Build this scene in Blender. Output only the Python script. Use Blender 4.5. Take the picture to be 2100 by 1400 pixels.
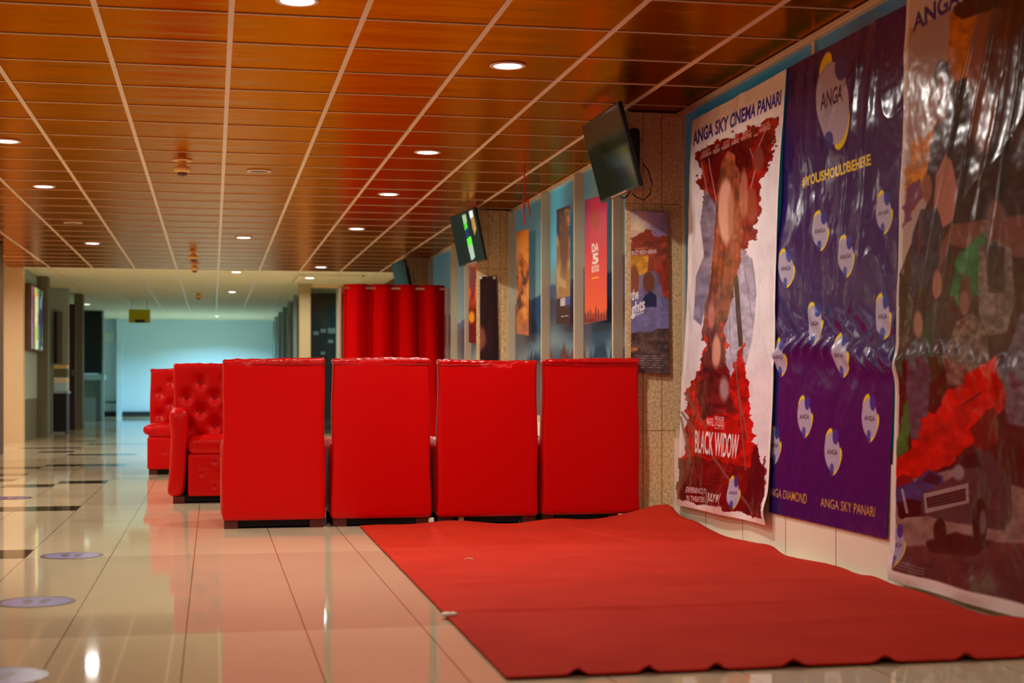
import bpy, math, random
import numpy as np
from mathutils import Vector, Matrix

for _o in list(bpy.data.objects):
    bpy.data.objects.remove(_o)
sc = bpy.context.scene
COL = sc.collection
random.seed(4)
PI = math.pi

# ------------------------------------------------------------------ camera
FPX = 3100.0
TH = math.atan(614 / 3100)
EYE = 0.84
cam_data = bpy.data.cameras.new('camera')
cam = bpy.data.objects.new('camera', cam_data)
COL.objects.link(cam)
cam.location = (0, 0, EYE)
cam.rotation_euler = (PI / 2, 0, -TH)
cam_data.sensor_width = 36.0
cam_data.lens = FPX / 2100 * 36.0
cam_data.shift_y = 87 / 2100
cam_data.clip_start = 0.05
cam_data.clip_end = 200
cam_data.dof.use_dof = True
cam_data.dof.focus_distance = 8.9
cam_data.dof.aperture_fstop = 2.8
sc.camera = cam

# ------------------------------------------------------------------ world, exposure
world = bpy.data.worlds.new('world')
sc.world = world
world.use_nodes = True
bg = world.node_tree.nodes['Background']
bg.inputs[0].default_value = (0.10, 0.42, 0.5, 1)
bg.inputs[1].default_value = 0.35
sc.view_settings.view_transform = 'Standard'
sc.view_settings.look = 'None'
sc.view_settings.gamma = 1
sc.view_settings.use_curve_mapping = False
sc.view_settings.exposure = 0.0

WARM = (1.0, 0.97, 0.88)
FARC = (0.98, 1.0, 0.78)
LAMP_W = 30.0
FAR_W = 34.0
CEIL = 2.525
WX = 2.84          # plane of the window wall

# ------------------------------------------------------------------ projection helpers (design positions -> metres)
_F = np.array([math.sin(TH), math.cos(TH), 0.0])
_R = np.array([math.cos(TH), -math.sin(TH), 0.0])
_C = np.array([0, 0, EYE])


def _ray(x, y):
    return _F + _R * (x - 1050) / FPX + np.array([0, 0, 1.0]) * (787 - y) / FPX


def onX(x, y, X):
    d = _ray(x, y)
    return _C + d * X / d[0]


def onY(x, y, Y):
    d = _ray(x, y)
    return _C + d * Y / d[1]


def onZ(x, y, Z=0.0):
    d = _ray(x, y)
    return _C + d * (Z - EYE) / d[2]


def proj(p):
    p = np.asarray(p, float) - _C
    d = p @ _F
    return np.array([1050 + FPX * (p @ _R) / d, 787 - FPX * p[2] / d])


def lin(c):
    c = np.asarray(c, float) / 255.0
    return np.where(c <= 0.04045, c / 12.92, ((c + 0.055) / 1.055) ** 2.4)


# ------------------------------------------------------------------ materials
def mat(name, col, rough=0.5, metal=0.0, spec=0.5, emit=None, estr=0.0, coat=0.0, noise=None, bump=None, vcol=False, trans=0.0, alpha=1.0):
    m = bpy.data.materials.new(name)
    m.use_nodes = True
    nt = m.node_tree
    b = nt.nodes['Principled BSDF']
    c = tuple(lin(col)) + (1,)
    b.inputs['Base Color'].default_value = c
    b.inputs['Roughness'].default_value = rough
    b.inputs['Metallic'].default_value = metal
    b.inputs['Specular IOR Level'].default_value = spec
    b.inputs['Coat Weight'].default_value = coat
    b.inputs['Coat Roughness'].default_value = 0.12
    b.inputs['Transmission Weight'].default_value = trans
    b.inputs['Alpha'].default_value = alpha
    if emit is not None:
        b.inputs['Emission Color'].default_value = tuple(lin(emit)) + (1,)
        b.inputs['Emission Strength'].default_value = estr
    if vcol:
        a = nt.nodes.new('ShaderNodeAttribute')
        a.attribute_name = 'art'
        nt.links.new(a.outputs['Color'], b.inputs['Base Color'])
        if estr > 0:
            nt.links.new(a.outputs['Color'], b.inputs['Emission Color'])
            b.inputs['Emission Strength'].default_value = estr
    if noise or bump:
        tc = nt.nodes.new('ShaderNodeTexCoord')
    if noise:                                   # (scale, colour2, detail)
        n = nt.nodes.new('ShaderNodeTexNoise')
        n.inputs['Scale'].default_value = noise[0]
        n.inputs['Detail'].default_value = noise[2]
        nt.links.new(tc.outputs['Object'], n.inputs['Vector'])
        r = nt.nodes.new('ShaderNodeValToRGB')
        r.color_ramp.elements[0].position = 0.35
        r.color_ramp.elements[1].position = 0.65
        r.color_ramp.elements[0].color = c
        r.color_ramp.elements[1].color = tuple(lin(noise[1])) + (1,)
        nt.links.new(n.outputs['Fac'], r.inputs['Fac'])
        nt.links.new(r.outputs['Color'], b.inputs['Base Color'])
    if bump:                                    # (scale, strength, distance, detail)
        n2 = nt.nodes.new('ShaderNodeTexNoise')
        n2.inputs['Scale'].default_value = bump[0]
        n2.inputs['Detail'].default_value = bump[3]
        nt.links.new(tc.outputs['Object'], n2.inputs['Vector'])
        bm = nt.nodes.new('ShaderNodeBump')
        bm.inputs['Strength'].default_value = bump[1]
        bm.inputs['Distance'].default_value = bump[2]
        nt.links.new(n2.outputs['Fac'], bm.inputs['Height'])
        nt.links.new(bm.outputs['Normal'], b.inputs['Normal'])
    return m


M = {}
M['leather'] = mat('red_leather', (200, 0, 0), 0.36, spec=0.2, bump=(14, 0.25, 0.01, 3))
M['leather_top'] = mat('red_leather_creased', (200, 4, 3), 0.24, spec=0.6, bump=(30, 0.35, 0.008, 3))
M['foam'] = mat('exposed_backing', (225, 190, 120), 0.9)
M['piping'] = mat('red_piping', (120, 2, 2), 0.45)
M['wood_foot'] = mat('dark_red_wood', (88, 22, 14), 0.4)
M['black'] = mat('black_plastic', (12, 12, 13), 0.45)
M['under'] = mat('lining_shade_black', (8, 6, 6), 0.9)
M['carpet'] = mat('red_felt_carpet', (196, 44, 22), 0.95, spec=0.15, noise=(3.0, (186, 38, 18), 5), bump=(160, 0.35, 0.004, 3))
M['carpet_hem'] = mat('dark_hem', (40, 10, 8), 0.9)
M['tbar'] = mat('ceiling_tbar_paint', (226, 200, 170), 0.4)
M['alu'] = mat('grey_aluminium', (214, 196, 168), 0.4, metal=0.1)
M['alu_dark'] = mat('dark_gasket', (22, 24, 26), 0.5)
M['stone'] = mat('stone_pillar', (240, 208, 156), 0.85, noise=(55, (200, 164, 116), 6), bump=(70, 0.5, 0.006, 4))
M['joint'] = mat('stone_joint', (158, 122, 82), 0.9)
M['cream'] = mat('cream_wall_paint', (240, 226, 204), 0.6)
M['peach'] = mat('peach_wall_paint', (238, 208, 164), 0.6)
M['brown_dark'] = mat('dark_brown_cladding', (92, 66, 44), 0.6, noise=(12, (78, 54, 34), 4))
M['vinyl'] = mat('printed_vinyl', (255, 255, 255), 0.2, spec=0.5, vcol=True, bump=(7, 0.35, 0.03, 2))
M['paper'] = mat('printed_paper', (255, 255, 255), 0.33, vcol=True)
M['mural'] = mat('printed_window_film', (255, 255, 255), 0.2, vcol=True, estr=0.25)  # weak emission stands in for dusk light behind the panes
M['lit_art'] = mat('backlit_poster_print', (255, 255, 255), 0.15, vcol=True, estr=0.7)
M['curtain'] = mat('red_curtain_cloth', (190, 0, 0), 0.8, spec=0.05)
M['lamp'] = mat('lit_diffuser', (255, 255, 255), 0.5, emit=(255, 236, 240), estr=9.0)
M['lamp_off'] = mat('unlit_diffuser', (90, 66, 44), 0.5)
M['lamp_far'] = mat('lit_far_diffuser', (255, 255, 255), 0.5, emit=(248, 255, 240), estr=7.0)
M['rim'] = mat('lamp_rim', (232, 196, 166), 0.35)
M['detector'] = mat('cream_plastic', (246, 196, 124), 0.5)
M['detector_dark'] = mat('detector_grille', (110, 60, 30), 0.6)
M['screen'] = mat('tv_glass', (14, 18, 14), 0.06, spec=0.6)
M['screen_patches'] = mat('tv_colour_patches', (20, 30, 28), 0.1, vcol=True, estr=0.9)
M['tv_back'] = mat('tv_back_plastic', (34, 12, 10), 0.55)
M['steel'] = mat('bracket_steel', (196, 150, 128), 0.4, metal=0.3)
M['ribbon'] = mat('red_ribbon', (206, 30, 16), 0.6)
M['ceil_far'] = mat('matt_ceiling_board', (226, 222, 196), 0.75)
M['far_wall'] = mat('pale_far_wall', (194, 220, 232), 0.7)
M['far_base'] = mat('dark_skirting', (14, 26, 30), 0.6)
M['grey_wall'] = mat('grey_wall_paint', (158, 172, 168), 0.6)
M['olive_wall'] = mat('olive_grey_paint', (104, 100, 78), 0.6)
M['maroon'] = mat('dark_maroon_door', (58, 12, 12), 0.5)
M['void'] = mat('dark_panel', (9, 12, 12), 0.6)
M['teal_dark'] = mat('dark_teal_paint', (52, 82, 84), 0.5)
M['counter'] = mat('pale_counter_top', (150, 180, 182), 0.4)
M['post'] = mat('post_paint', (172, 152, 118), 0.6)
M['counter_leg'] = mat('counter_leg_paint', (84, 100, 100), 0.5)
M['sign'] = mat('yellow_sign', (196, 190, 16), 0.5)
M['ink'] = mat('dark_ink', (20, 26, 20), 0.6)
M['chain'] = mat('thin_steel', (120, 120, 110), 0.4, metal=0.6)
M['glass'] = mat('clear_glass', (210, 232, 230), 0.03, spec=0.5, trans=1.0)
M['decal'] = mat('floor_decal', (255, 255, 255), 0.22, vcol=True)
M['white_bits'] = mat('white_scrap', (235, 215, 190), 0.8)
M['orange'] = mat('orange_sticker', (220, 90, 20), 0.6)
M['white_sticker'] = mat('white_sticker', (220, 230, 224), 0.6)
M['tape'] = mat('white_tape', (225, 210, 200), 0.5)


def floor_mats():
    out = []
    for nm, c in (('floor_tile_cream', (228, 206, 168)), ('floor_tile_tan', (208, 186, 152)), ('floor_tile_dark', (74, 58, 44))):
        m = mat(nm, c, 0.045, spec=0.55)
        nt = m.node_tree
        b = nt.nodes['Principled BSDF']
        geo = nt.nodes.new('ShaderNodeNewGeometry')
        sep = nt.nodes.new('ShaderNodeSeparateXYZ')
        nt.links.new(geo.outputs['Position'], sep.inputs[0])

        def math_(op, a, bb=None, v=None):
            n = nt.nodes.new('ShaderNodeMath')
            n.operation = op
            nt.links.new(a, n.inputs[0])
            if bb is not None:
                nt.links.new(bb, n.inputs[1])
            if v is not None:
                n.inputs[1].default_value = v
            return n.outputs[0]
        # grout along the hall (strong) and across (faint)
        gx = math_('SUBTRACT', sep.outputs['X'], v=-0.088)
        gx = math_('DIVIDE', gx, v=0.4)
        gx = math_('FRACT', math_('ADD', gx, v=100.5))
        gx = math_('ABSOLUTE', math_('SUBTRACT', gx, v=0.5))
        gx = math_('LESS_THAN', gx, v=0.0045)
        gy = math_('DIVIDE', sep.outputs['Y'], v=0.4)
        gy = math_('FRACT', math_('ADD', gy, v=100.5))
        gy = math_('ABSOLUTE', math_('SUBTRACT', gy, v=0.5))
        gy = math_('LESS_THAN', gy, v=0.003)
        gy = math_('MULTIPLY', gy, v=0.25)
        g = math_('MAXIMUM', gx, gy)
        noise = nt.nodes.new('ShaderNodeTexNoise')
        noise.inputs['Scale'].default_value = 1.3
        noise.inputs['Detail'].default_value = 4
        nt.links.new(geo.outputs['Position'], noise.inputs['Vector'])
        mx = nt.nodes.new('ShaderNodeMix')
        mx.data_type = 'RGBA'
        cc = lin(c)
        mx.inputs['A'].default_value = tuple(cc * 0.92) + (1,)
        mx.inputs['B'].default_value = tuple(cc * 1.08) + (1,)
        nt.links.new(noise.outputs['Fac'], mx.inputs['Factor'])
        mg = nt.nodes.new('ShaderNodeMix')
        mg.data_type = 'RGBA'
        nt.links.new(g, mg.inputs['Factor'])
        nt.links.new(mx.outputs['Result'], mg.inputs['A'])
        mg.inputs['B'].default_value = tuple(lin((96, 66, 42))) + (1,)
        nt.links.new(mg.outputs['Result'], b.inputs['Base Color'])
        out.append(m)
    return out


def ceiling_mat():
    m = mat('glossy_ceiling_panel', (172, 99, 10), 0.25, metal=1.0, spec=0.4)
    nt = m.node_tree
    b = nt.nodes['Principled BSDF']
    b.inputs['Specular Tint'].default_value = (1.0, 0.55, 0.2, 1)
    geo = nt.nodes.new('ShaderNodeNewGeometry')
    n = nt.nodes.new('ShaderNodeTexNoise')
    n.inputs['Scale'].default_value = 1.7
    n.inputs['Detail'].default_value = 3
    mp = nt.nodes.new('ShaderNodeMapping')
    mp.inputs['Scale'].default_value = (0.8, 3.2, 1)
    nt.links.new(geo.outputs['Position'], mp.inputs['Vector'])
    nt.links.new(mp.outputs[0], n.inputs['Vector'])
    bm = nt.nodes.new('ShaderNodeBump')
    bm.inputs['Strength'].default_value = 0.22
    bm.inputs['Distance'].default_value = 0.03
    nt.links.new(n.outputs['Fac'], bm.inputs['Height'])
    nt.links.new(bm.outputs['Normal'], b.inputs['Normal'])
    return m


# ------------------------------------------------------------------ mesh builder
class MB:
    def __init__(self):
        self.v = []
        self.f = []
        self.mi = []

    def quad(self, a, b, c, d, mi=0):
        n = len(self.v)
        self.v += [tuple(a), tuple(b), tuple(c), tuple(d)]
        self.f.append((n, n + 1, n + 2, n + 3))
        self.mi.append(mi)
        return self

    def box(self, x0, y0, z0, x1, y1, z1, mi=0):
        n = len(self.v)
        self.v += [(x0, y0, z0), (x1, y0, z0), (x1, y1, z0), (x0, y1, z0), (x0, y0, z1), (x1, y0, z1), (x1, y1, z1), (x0, y1, z1)]
        for q in ((3, 2, 1, 0), (4, 5, 6, 7), (0, 1, 5, 4), (1, 2, 6, 5), (2, 3, 7, 6), (3, 0, 4, 7)):
            self.f.append(tuple(n + i for i in q))
            self.mi.append(mi)
        return self

    def prism(self, pts, z0, z1, mi=0):
        n = len(self.v)
        k = len(pts)
        self.v += [(p[0], p[1], z0) for p in pts] + [(p[0], p[1], z1) for p in pts]
        self.f.append(tuple(n + i for i in range(k))[::-1])
        self.f.append(tuple(n + k + i for i in range(k)))
        for i in range(k):
            j = (i + 1) % k
            self.f.append((n + i, n + j, n + k + j, n + k + i))
        self.mi += [mi] * (k + 2)
        return self

    def lathe(self, prof, c=(0, 0, 0), seg=28, mi=0):
        n = len(self.v)
        for r, z in prof:
            for s in range(seg):
                a = 2 * PI * s / seg
                self.v.append((c[0] + r * math.cos(a), c[1] + r * math.sin(a), c[2] + z))
        for i in range(len(prof) - 1):
            for s in range(seg):
                t = (s + 1) % seg
                self.f.append((n + i * seg + s, n + i * seg + t, n + (i + 1) * seg + t, n + (i + 1) * seg + s))
                self.mi.append(mi)
        self.f.append(tuple(n + s for s in range(seg))[::-1])
        self.f.append(tuple(n + (len(prof) - 1) * seg + s for s in range(seg)))
        self.mi += [mi, mi]
        return self

    def tube(self, pts, r, seg=8, mi=0):
        pts = [Vector(p) for p in pts]
        n = len(self.v)
        for i, p in enumerate(pts):
            t = (pts[min(i + 1, len(pts) - 1)] - pts[max(i - 1, 0)]).normalized()
            u = t.cross(Vector((0, 0, 1)))
            if u.length < 0.05:
                u = t.cross(Vector((1, 0, 0)))
            u.normalize()
            w = t.cross(u)
            for s in range(seg):
                a = 2 * PI * s / seg
                self.v.append(tuple(p + u * r * math.cos(a) + w * r * math.sin(a)))
        for i in range(len(pts) - 1):
            for s in range(seg):
                q = (s + 1) % seg
                self.f.append((n + i * seg + s, n + i * seg + q, n + (i + 1) * seg + q, n + (i + 1) * seg + s))
                self.mi.append(mi)
        self.f.append(tuple(n + s for s in range(seg)))
        self.f.append(tuple(n + (len(pts) - 1) * seg + s for s in range(seg))[::-1])
        self.mi += [mi, mi]
        return self

    def rbox(self, c, s, r, n=(10, 4, 10), disp=None, mi=0):
        """rounded box: centre, size, corner radius, cells per axis, optional displacement"""
        c = np.array(c, float)
        h = np.array(s, float) / 2
        r = min(r, h.min() * 0.999)
        inner = h - r
        key = {}

        def vert(p):
            k = tuple(np.round(p, 6))
            if k in key:
                return key[k]
            q = np.clip(p, -inner, inner)
            d = p - q
            L = np.linalg.norm(d)
            nr = d / L if L > 1e-9 else np.array([0, 0, 1.0])
            o = q + nr * r + c
            if disp:
                o = o + disp(o, nr)
            self.v.append(tuple(o))
            key[k] = len(self.v) - 1
            return key[k]

        def ticks(a, cnt):
            # denser near the rounding
            e = [-h[a], -h[a] + r * .3, -h[a] + r * .65]
            m = list(np.linspace(-inner[a], inner[a], max(cnt, 2)))
            return e + m + [-x for x in e[::-1]]
        T = [ticks(a, n[a]) for a in range(3)]
        for a in range(3):
            b, d = (a + 1) % 3, (a + 2) % 3
            for sg in (-1, 1):
                for i in range(len(T[b]) - 1):
                    for j in range(len(T[d]) - 1):
                        q = []
                        for (ii, jj) in ((i, j), (i + 1, j), (i + 1, j + 1), (i, j + 1)):
                            p = np.zeros(3)
                            p[a] = sg * h[a]
                            p[b] = T[b][ii]
                            p[d] = T[d][jj]
                            q.append(vert(p))
                        if len(set(q)) < 3:
                            continue
                        self.f.append(tuple(q if sg > 0 else q[::-1]))
                        self.mi.append(mi)
        return self

    def build(self, name, m, parent=None, smooth=False, bevel=0.0, loc=None):
        me = bpy.data.meshes.new(name)
        me.from_pydata(self.v, [], self.f)
        for mm in (m if isinstance(m, (list, tuple)) else [m]):
            me.materials.append(mm)
        if len(me.polygons) == len(self.mi):
            me.polygons.foreach_set('material_index', self.mi)
        if smooth:
            me.polygons.foreach_set('use_smooth', [True] * len(me.polygons))
        me.update()
        o = bpy.data.objects.new(name, me)
        COL.objects.link(o)
        if parent is not None:
            o.parent = parent
        if loc is not None:
            o.location = loc
        if bevel:
            b = o.modifiers.new('bevel', 'BEVEL')
            b.width = bevel
            b.segments = 3
            b.limit_method = 'ANGLE'
        return o


def empty(name, loc=(0, 0, 0), rz=0.0):
    o = bpy.data.objects.new(name, None)
    COL.objects.link(o)
    o.location = loc
    o.rotation_euler = (0, 0, rz)
    o.empty_display_size = 0.1
    return o


def tag(o, label, cat, group=None):
    o['label'] = label
    o['category'] = cat
    if group:
        o['group'] = group
    return o


def struct(o):
    o['kind'] = 'structure'
    return o


def copy_tree(o, parent=None):
    c = o.copy()
    COL.objects.link(c)
    if parent is not None:
        c.parent = parent
    for ch in list(o.children):
        copy_tree(ch, c)
    return c


# ------------------------------------------------------------------ noise + art canvas
def vnoise(x, y, seed=0):
    x = np.asarray(x, float)
    y = np.asarray(y, float)
    rs = np.random.RandomState(seed)
    T = rs.rand(256, 256)
    xi = np.floor(x).astype(int)
    yi = np.floor(y).astype(int)
    fx = x - xi
    fy = y - yi
    fx = fx * fx * (3 - 2 * fx)
    fy = fy * fy * (3 - 2 * fy)
    a = T[yi % 256, xi % 256]
    b = T[yi % 256, (xi + 1) % 256]
    c = T[(yi + 1) % 256, xi % 256]
    d = T[(yi + 1) % 256, (xi + 1) % 256]
    return (a * (1 - fx) + b * fx) * (1 - fy) + (c * (1 - fx) + d * fx) * fy


def fbm(x, y, seed=0, o=4):
    s = 0
    a = 0.5
    for i in range(o):
        s = s + a * vnoise(x * 2 ** i, y * 2 ** i, seed + i)
        a /= 2
    return s / (1 - 0.5 ** o)


def homog(src, dst):
    A = []
    B = []
    for (x, y), (u, v) in zip(src, dst):
        A.append([x, y, 1, 0, 0, 0, -u * x, -u * y])
        B.append(u)
        A.append([0, 0, 0, x, y, 1, -v * x, -v * y])
        B.append(v)
    h = np.linalg.solve(np.array(A, float), np.array(B, float))
    return np.append(h, 1).reshape(3, 3)


def happly(H, x, y):
    w = H[2, 0] * x + H[2, 1] * y + H[2, 2]
    return (H[0, 0] * x + H[0, 1] * y + H[0, 2]) / w, (H[1, 0] * x + H[1, 1] * y + H[1, 2]) / w


_txt = {}


def text_tris(s, bold=0.0):
    k = (s, bold)
    if k in _txt:
        return _txt[k]
    cu = bpy.data.curves.new('t', 'FONT')
    cu.body = s
    cu.size = 1
    cu.offset = bold
    cu.resolution_u = 3
    ob = bpy.data.objects.new('t', cu)
    COL.objects.link(ob)
    dg = bpy.context.evaluated_depsgraph_get()
    ev = ob.evaluated_get(dg)
    me = ev.to_mesh()
    me.calc_loop_triangles()
    v = np.array([(p.co.x, p.co.y) for p in me.vertices])
    t = np.array([tuple(q.vertices) for q in me.loop_triangles])
    ev.to_mesh_clear()
    bpy.data.objects.remove(ob)
    bpy.data.curves.remove(cu)
    lo = v.min(0)
    hi = v.max(0)
    v = (v - lo) / (hi - lo)
    _txt[k] = (v, t)
    return _txt[k]


class Art:
    """flat artwork held as colours on a grid of nw x nh vertices; the shapes are given in any plane frame
    through the four corners tl, tr, br, bl of the sheet in that frame"""

    def __init__(self, nw, nh, corners, base):
        self.nw, self.nh = nw, nh
        self.H = homog([(0, 1), (1, 1), (1, 0), (0, 0)], corners)
        self.Hi = homog(corners, [(0, 1), (1, 1), (1, 0), (0, 0)])
        u, v = np.meshgrid(np.linspace(0, 1, nw), np.linspace(0, 1, nh))
        self.u, self.v = u, v
        self.x, self.y = happly(self.H, u, v)
        self.px = 1.0
        self.c = np.zeros((nh, nw, 3)) + np.array(base, float)

    def blend(self, m, col):
        m = np.clip(m, 0, 1)[..., None]
        col = np.asarray(col, float)
        self.c = self.c * (1 - m) + col * m

    def ell(self, cx, cy, rx, ry, col, rot=0.0, a=1.0, soft=None):
        d = math.radians(rot)
        dx, dy = self.x - cx, self.y - cy
        ex = dx * math.cos(d) + dy * math.sin(d)
        ey = -dx * math.sin(d) + dy * math.cos(d)
        r = np.sqrt((ex / rx) ** 2 + (ey / ry) ** 2)
        s = soft if soft is not None else 1.0 / min(rx, ry)
        self.blend(a * np.clip((1 - r) / s + 0.5, 0, 1), col)

    def inside(self, pts, jit=0.0, jf=0.1, seed=3):
        x, y = self.x, self.y
        if jit:
            x = x + jit * (fbm(x * jf, y * jf, seed) - 0.5) * 2
            y = y + jit * (fbm(x * jf + 50, y * jf, seed + 9) - 0.5) * 2
        m = np.zeros(x.shape, bool)
        k = len(pts)
        for i in range(k):
            x0, y0 = pts[i]
            x1, y1 = pts[(i + 1) % k]
            if y0 == y1:
                continue
            cnd = ((y0 > y) != (y1 > y)) & (x < (x1 - x0) * (y - y0) / (y1 - y0) + x0)
            m ^= cnd
        return m

    def poly(self, pts, col, a=1.0, jit=0.0, jf=0.1, seed=3, blur=0, tex=0.0, tf=0.08):
        m = self.inside(pts, jit, jf, seed).astype(float) * a
        for _ in range(blur):
            m = (m + np.roll(m, 1, 0) + np.roll(m, -1, 0) + np.roll(m, 1, 1) + np.roll(m, -1, 1)) / 5
        if tex:
            n = 1 + tex * (fbm(self.x * tf, self.y * tf, seed + 20) - 0.5) * 2
            self.blend(m, np.clip(np.asarray(col, float) * n[..., None], 0, 255))
        else:
            self.blend(m, col)

    def line(self, x0, y0, x1, y1, w, col, a=1.0):
        dx, dy = x1 - x0, y1 - y0
        L = dx * dx + dy * dy + 1e-9
        t = np.clip(((self.x - x0) * dx + (self.y - y0) * dy) / L, 0, 1)
        d = np.hypot(self.x - x0 - t * dx, self.y - y0 - t * dy)
        self.blend(a * np.clip((w / 2 - d) / 0.8 + 0.5, 0, 1), col)

    def text(self, s, q, col, bold=0.012, a=1.0, clip=None):
        """q: four corners tl, tr, br, bl of the text's box"""
        v, t = text_tris(s, bold)
        S = 3
        W, Hh = self.nw * S, self.nh * S
        (ax, ay), (bx, by), (cx, cy), (dx, dy) = q
        sx, sy = v[:, 0], v[:, 1]
        X = (dx * (1 - sx) + cx * sx) * (1 - sy) + (ax * (1 - sx) + bx * sx) * sy
        Y = (dy * (1 - sx) + cy * sx) * (1 - sy) + (ay * (1 - sx) + by * sx) * sy
        u, w = happly(self.Hi, X, Y)
        gx = u * (self.nw - 1) * S + S / 2
        gy = w * (self.nh - 1) * S + S / 2
        x0, x1 = int(max(gx.min() - 2, 0)), int(min(gx.max() + 3, W))
        y0, y1 = int(max(gy.min() - 2, 0)), int(min(gy.max() + 3, Hh))
        if x1 <= x0 or y1 <= y0:
            return
        x0 -= x0 % S
        y0 -= y0 % S
        x1 += (-x1) % S
        y1 += (-y1) % S
        cov = np.zeros((y1 - y0, x1 - x0), bool)
        for tri in t:
            a_, b_, c_ = [(gx[i] - x0, gy[i] - y0) for i in tri]
            lx, hx = int(max(min(a_[0], b_[0], c_[0]), 0)), int(min(max(a_[0], b_[0], c_[0]) + 2, cov.shape[1]))
            ly, hy = int(max(min(a_[1], b_[1], c_[1]), 0)), int(min(max(a_[1], b_[1], c_[1]) + 2, cov.shape[0]))
            if hx <= lx or hy <= ly:
                continue
            PX, PY = np.meshgrid(np.arange(lx, hx) + .5, np.arange(ly, hy) + .5)

            def e(p, r):
                return (r[0] - p[0]) * (PY - p[1]) - (r[1] - p[1]) * (PX - p[0])
            e0, e1, e2 = e(a_, b_), e(b_, c_), e(c_, a_)
            m = ((e0 >= 0) & (e1 >= 0) & (e2 >= 0)) | ((e0 <= 0) & (e1 <= 0) & (e2 <= 0))
            cov[ly:hy, lx:hx] |= m
        cv = cov.reshape(cov.shape[0] // S, S, cov.shape[1] // S, S).mean((1, 3))
        full = np.zeros((self.nh, self.nw))
        ys, xs = y0 // S, x0 // S
        h_, w_ = min(cv.shape[0], self.nh - ys), min(cv.shape[1], self.nw - xs)
        full[ys:ys + h_, xs:xs + w_] = cv[:h_, :w_]
        self.blend(full * a, col)


def sheet(name, art, P3, material, parent=None, disp=None, axis=(-1, 0, 0), thick=0.0):
    """grid mesh through the four 3D corners tl, tr, br, bl; disp(u, v) pushes it along axis"""
    u, v = art.u, art.v
    tl, tr, br, bl = [np.array(p, float) for p in P3]
    P = (bl * (1 - u)[..., None] + br * u[..., None]) * (1 - v)[..., None] + (tl * (1 - u)[..., None] + tr * u[..., None]) * v[..., None]
    if disp is not None:
        P = P + disp(u, v)[..., None] * np.array(axis, float)
    nh, nw = art.nh, art.nw
    me = bpy.data.meshes.new(name)
    idx = np.arange(nh * nw).reshape(nh, nw)
    q = np.stack([idx[:-1, :-1], idx[:-1, 1:], idx[1:, 1:], idx[1:, :-1]], -1).reshape(-1, 4)
    me.vertices.add(nh * nw)
    me.vertices.foreach_set('co', P.reshape(-1))
    me.loops.add(len(q) * 4)
    me.loops.foreach_set('vertex_index', q.reshape(-1))
    me.polygons.add(len(q))
    me.polygons.foreach_set('loop_start', np.arange(0, len(q) * 4, 4))
    me.polygons.foreach_set('use_smooth', np.ones(len(q), bool))
    me.update(calc_edges=True)
    me.validate()
    ca = me.color_attributes.new('art', 'FLOAT_COLOR', 'POINT')
    cc = np.ones((nh * nw, 4))
    cc[:, :3] = lin(np.clip(art.c, 0, 255)).reshape(-1, 3)
    ca.data.foreach_set('color', cc.reshape(-1))
    me.materials.append(material)
    o = bpy.data.objects.new(name, me)
    COL.objects.link(o)
    if parent is not None:
        o.parent = parent
    if thick:
        s = o.modifiers.new('thickness', 'SOLIDIFY')
        s.thickness = thick
        s.offset = 0
    return o


# ================================================================== SETTING
# ---- floor: one mesh, a face per 0.4 m tile
fm = floor_mats()
GX0, GY0, TS = -0.088, 0.0, 0.4
dark = set()


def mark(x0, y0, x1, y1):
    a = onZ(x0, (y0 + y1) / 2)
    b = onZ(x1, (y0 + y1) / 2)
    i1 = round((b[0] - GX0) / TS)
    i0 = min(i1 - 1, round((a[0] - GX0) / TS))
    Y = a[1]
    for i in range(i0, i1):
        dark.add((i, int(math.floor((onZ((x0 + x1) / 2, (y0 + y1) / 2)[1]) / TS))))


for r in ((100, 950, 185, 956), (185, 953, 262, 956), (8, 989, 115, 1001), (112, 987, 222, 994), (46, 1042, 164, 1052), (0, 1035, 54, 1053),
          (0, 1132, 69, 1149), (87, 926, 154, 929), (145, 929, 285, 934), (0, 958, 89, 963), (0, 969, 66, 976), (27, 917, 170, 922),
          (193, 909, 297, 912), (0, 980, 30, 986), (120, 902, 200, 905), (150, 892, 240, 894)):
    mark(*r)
fl = MB()
for i in range(-9, 9):
    for j in range(-12, 105):
        x0, y0 = GX0 + i * TS, j * TS
        mi = 0
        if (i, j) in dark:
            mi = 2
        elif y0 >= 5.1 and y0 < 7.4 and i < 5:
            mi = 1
        elif y0 > 12 and (i * 7 + j * 5) % 6 == 0:
            mi = 1
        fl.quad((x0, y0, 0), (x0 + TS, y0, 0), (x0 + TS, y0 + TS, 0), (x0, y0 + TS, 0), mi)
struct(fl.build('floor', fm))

# ---- ceiling: near glossy panels, far matt boards, T-bars
YB = 22.75
cm = MB().quad((-3.3, -4.8, CEIL), (-3.3, YB, CEIL), (3.6, YB, CEIL), (3.6, -4.8, CEIL), 0)
cm.quad((-6, YB, CEIL), (-6, 42, CEIL), (6, 42, CEIL), (6, YB, CEIL), 1)
struct(cm.build('ceiling', [ceiling_mat(), M['ceil_far']]))
tb = MB()
for k in range(-5, 5):
    x = 0.083 + 0.597 * k
    tb.box(x - 0.013, -4.8, CEIL - 0.006, x + 0.013, 41, CEIL - 0.0005)
k = -19
while k < 56:
    y = 6.98 + 0.605 * k
    tb.box(-3.2, y - 0.005, CEIL - 0.005, 3.0, y + 0.005, CEIL - 0.0005)
    k += 1
o = struct(tb.build('trim_1', M['tbar']))
hf = MB()
for (hx0, hy0, hx1, hy1) in ((1.35, 23.4, 2.3, 23.5), (1.35, 25.0, 2.3, 25.1), (1.3, 23.4, 1.36, 25.1), (2.28, 23.4, 2.34, 25.1)):
    hf.box(hx0, hy0, CEIL - .03, hx1, hy1, CEIL - .001)
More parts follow.
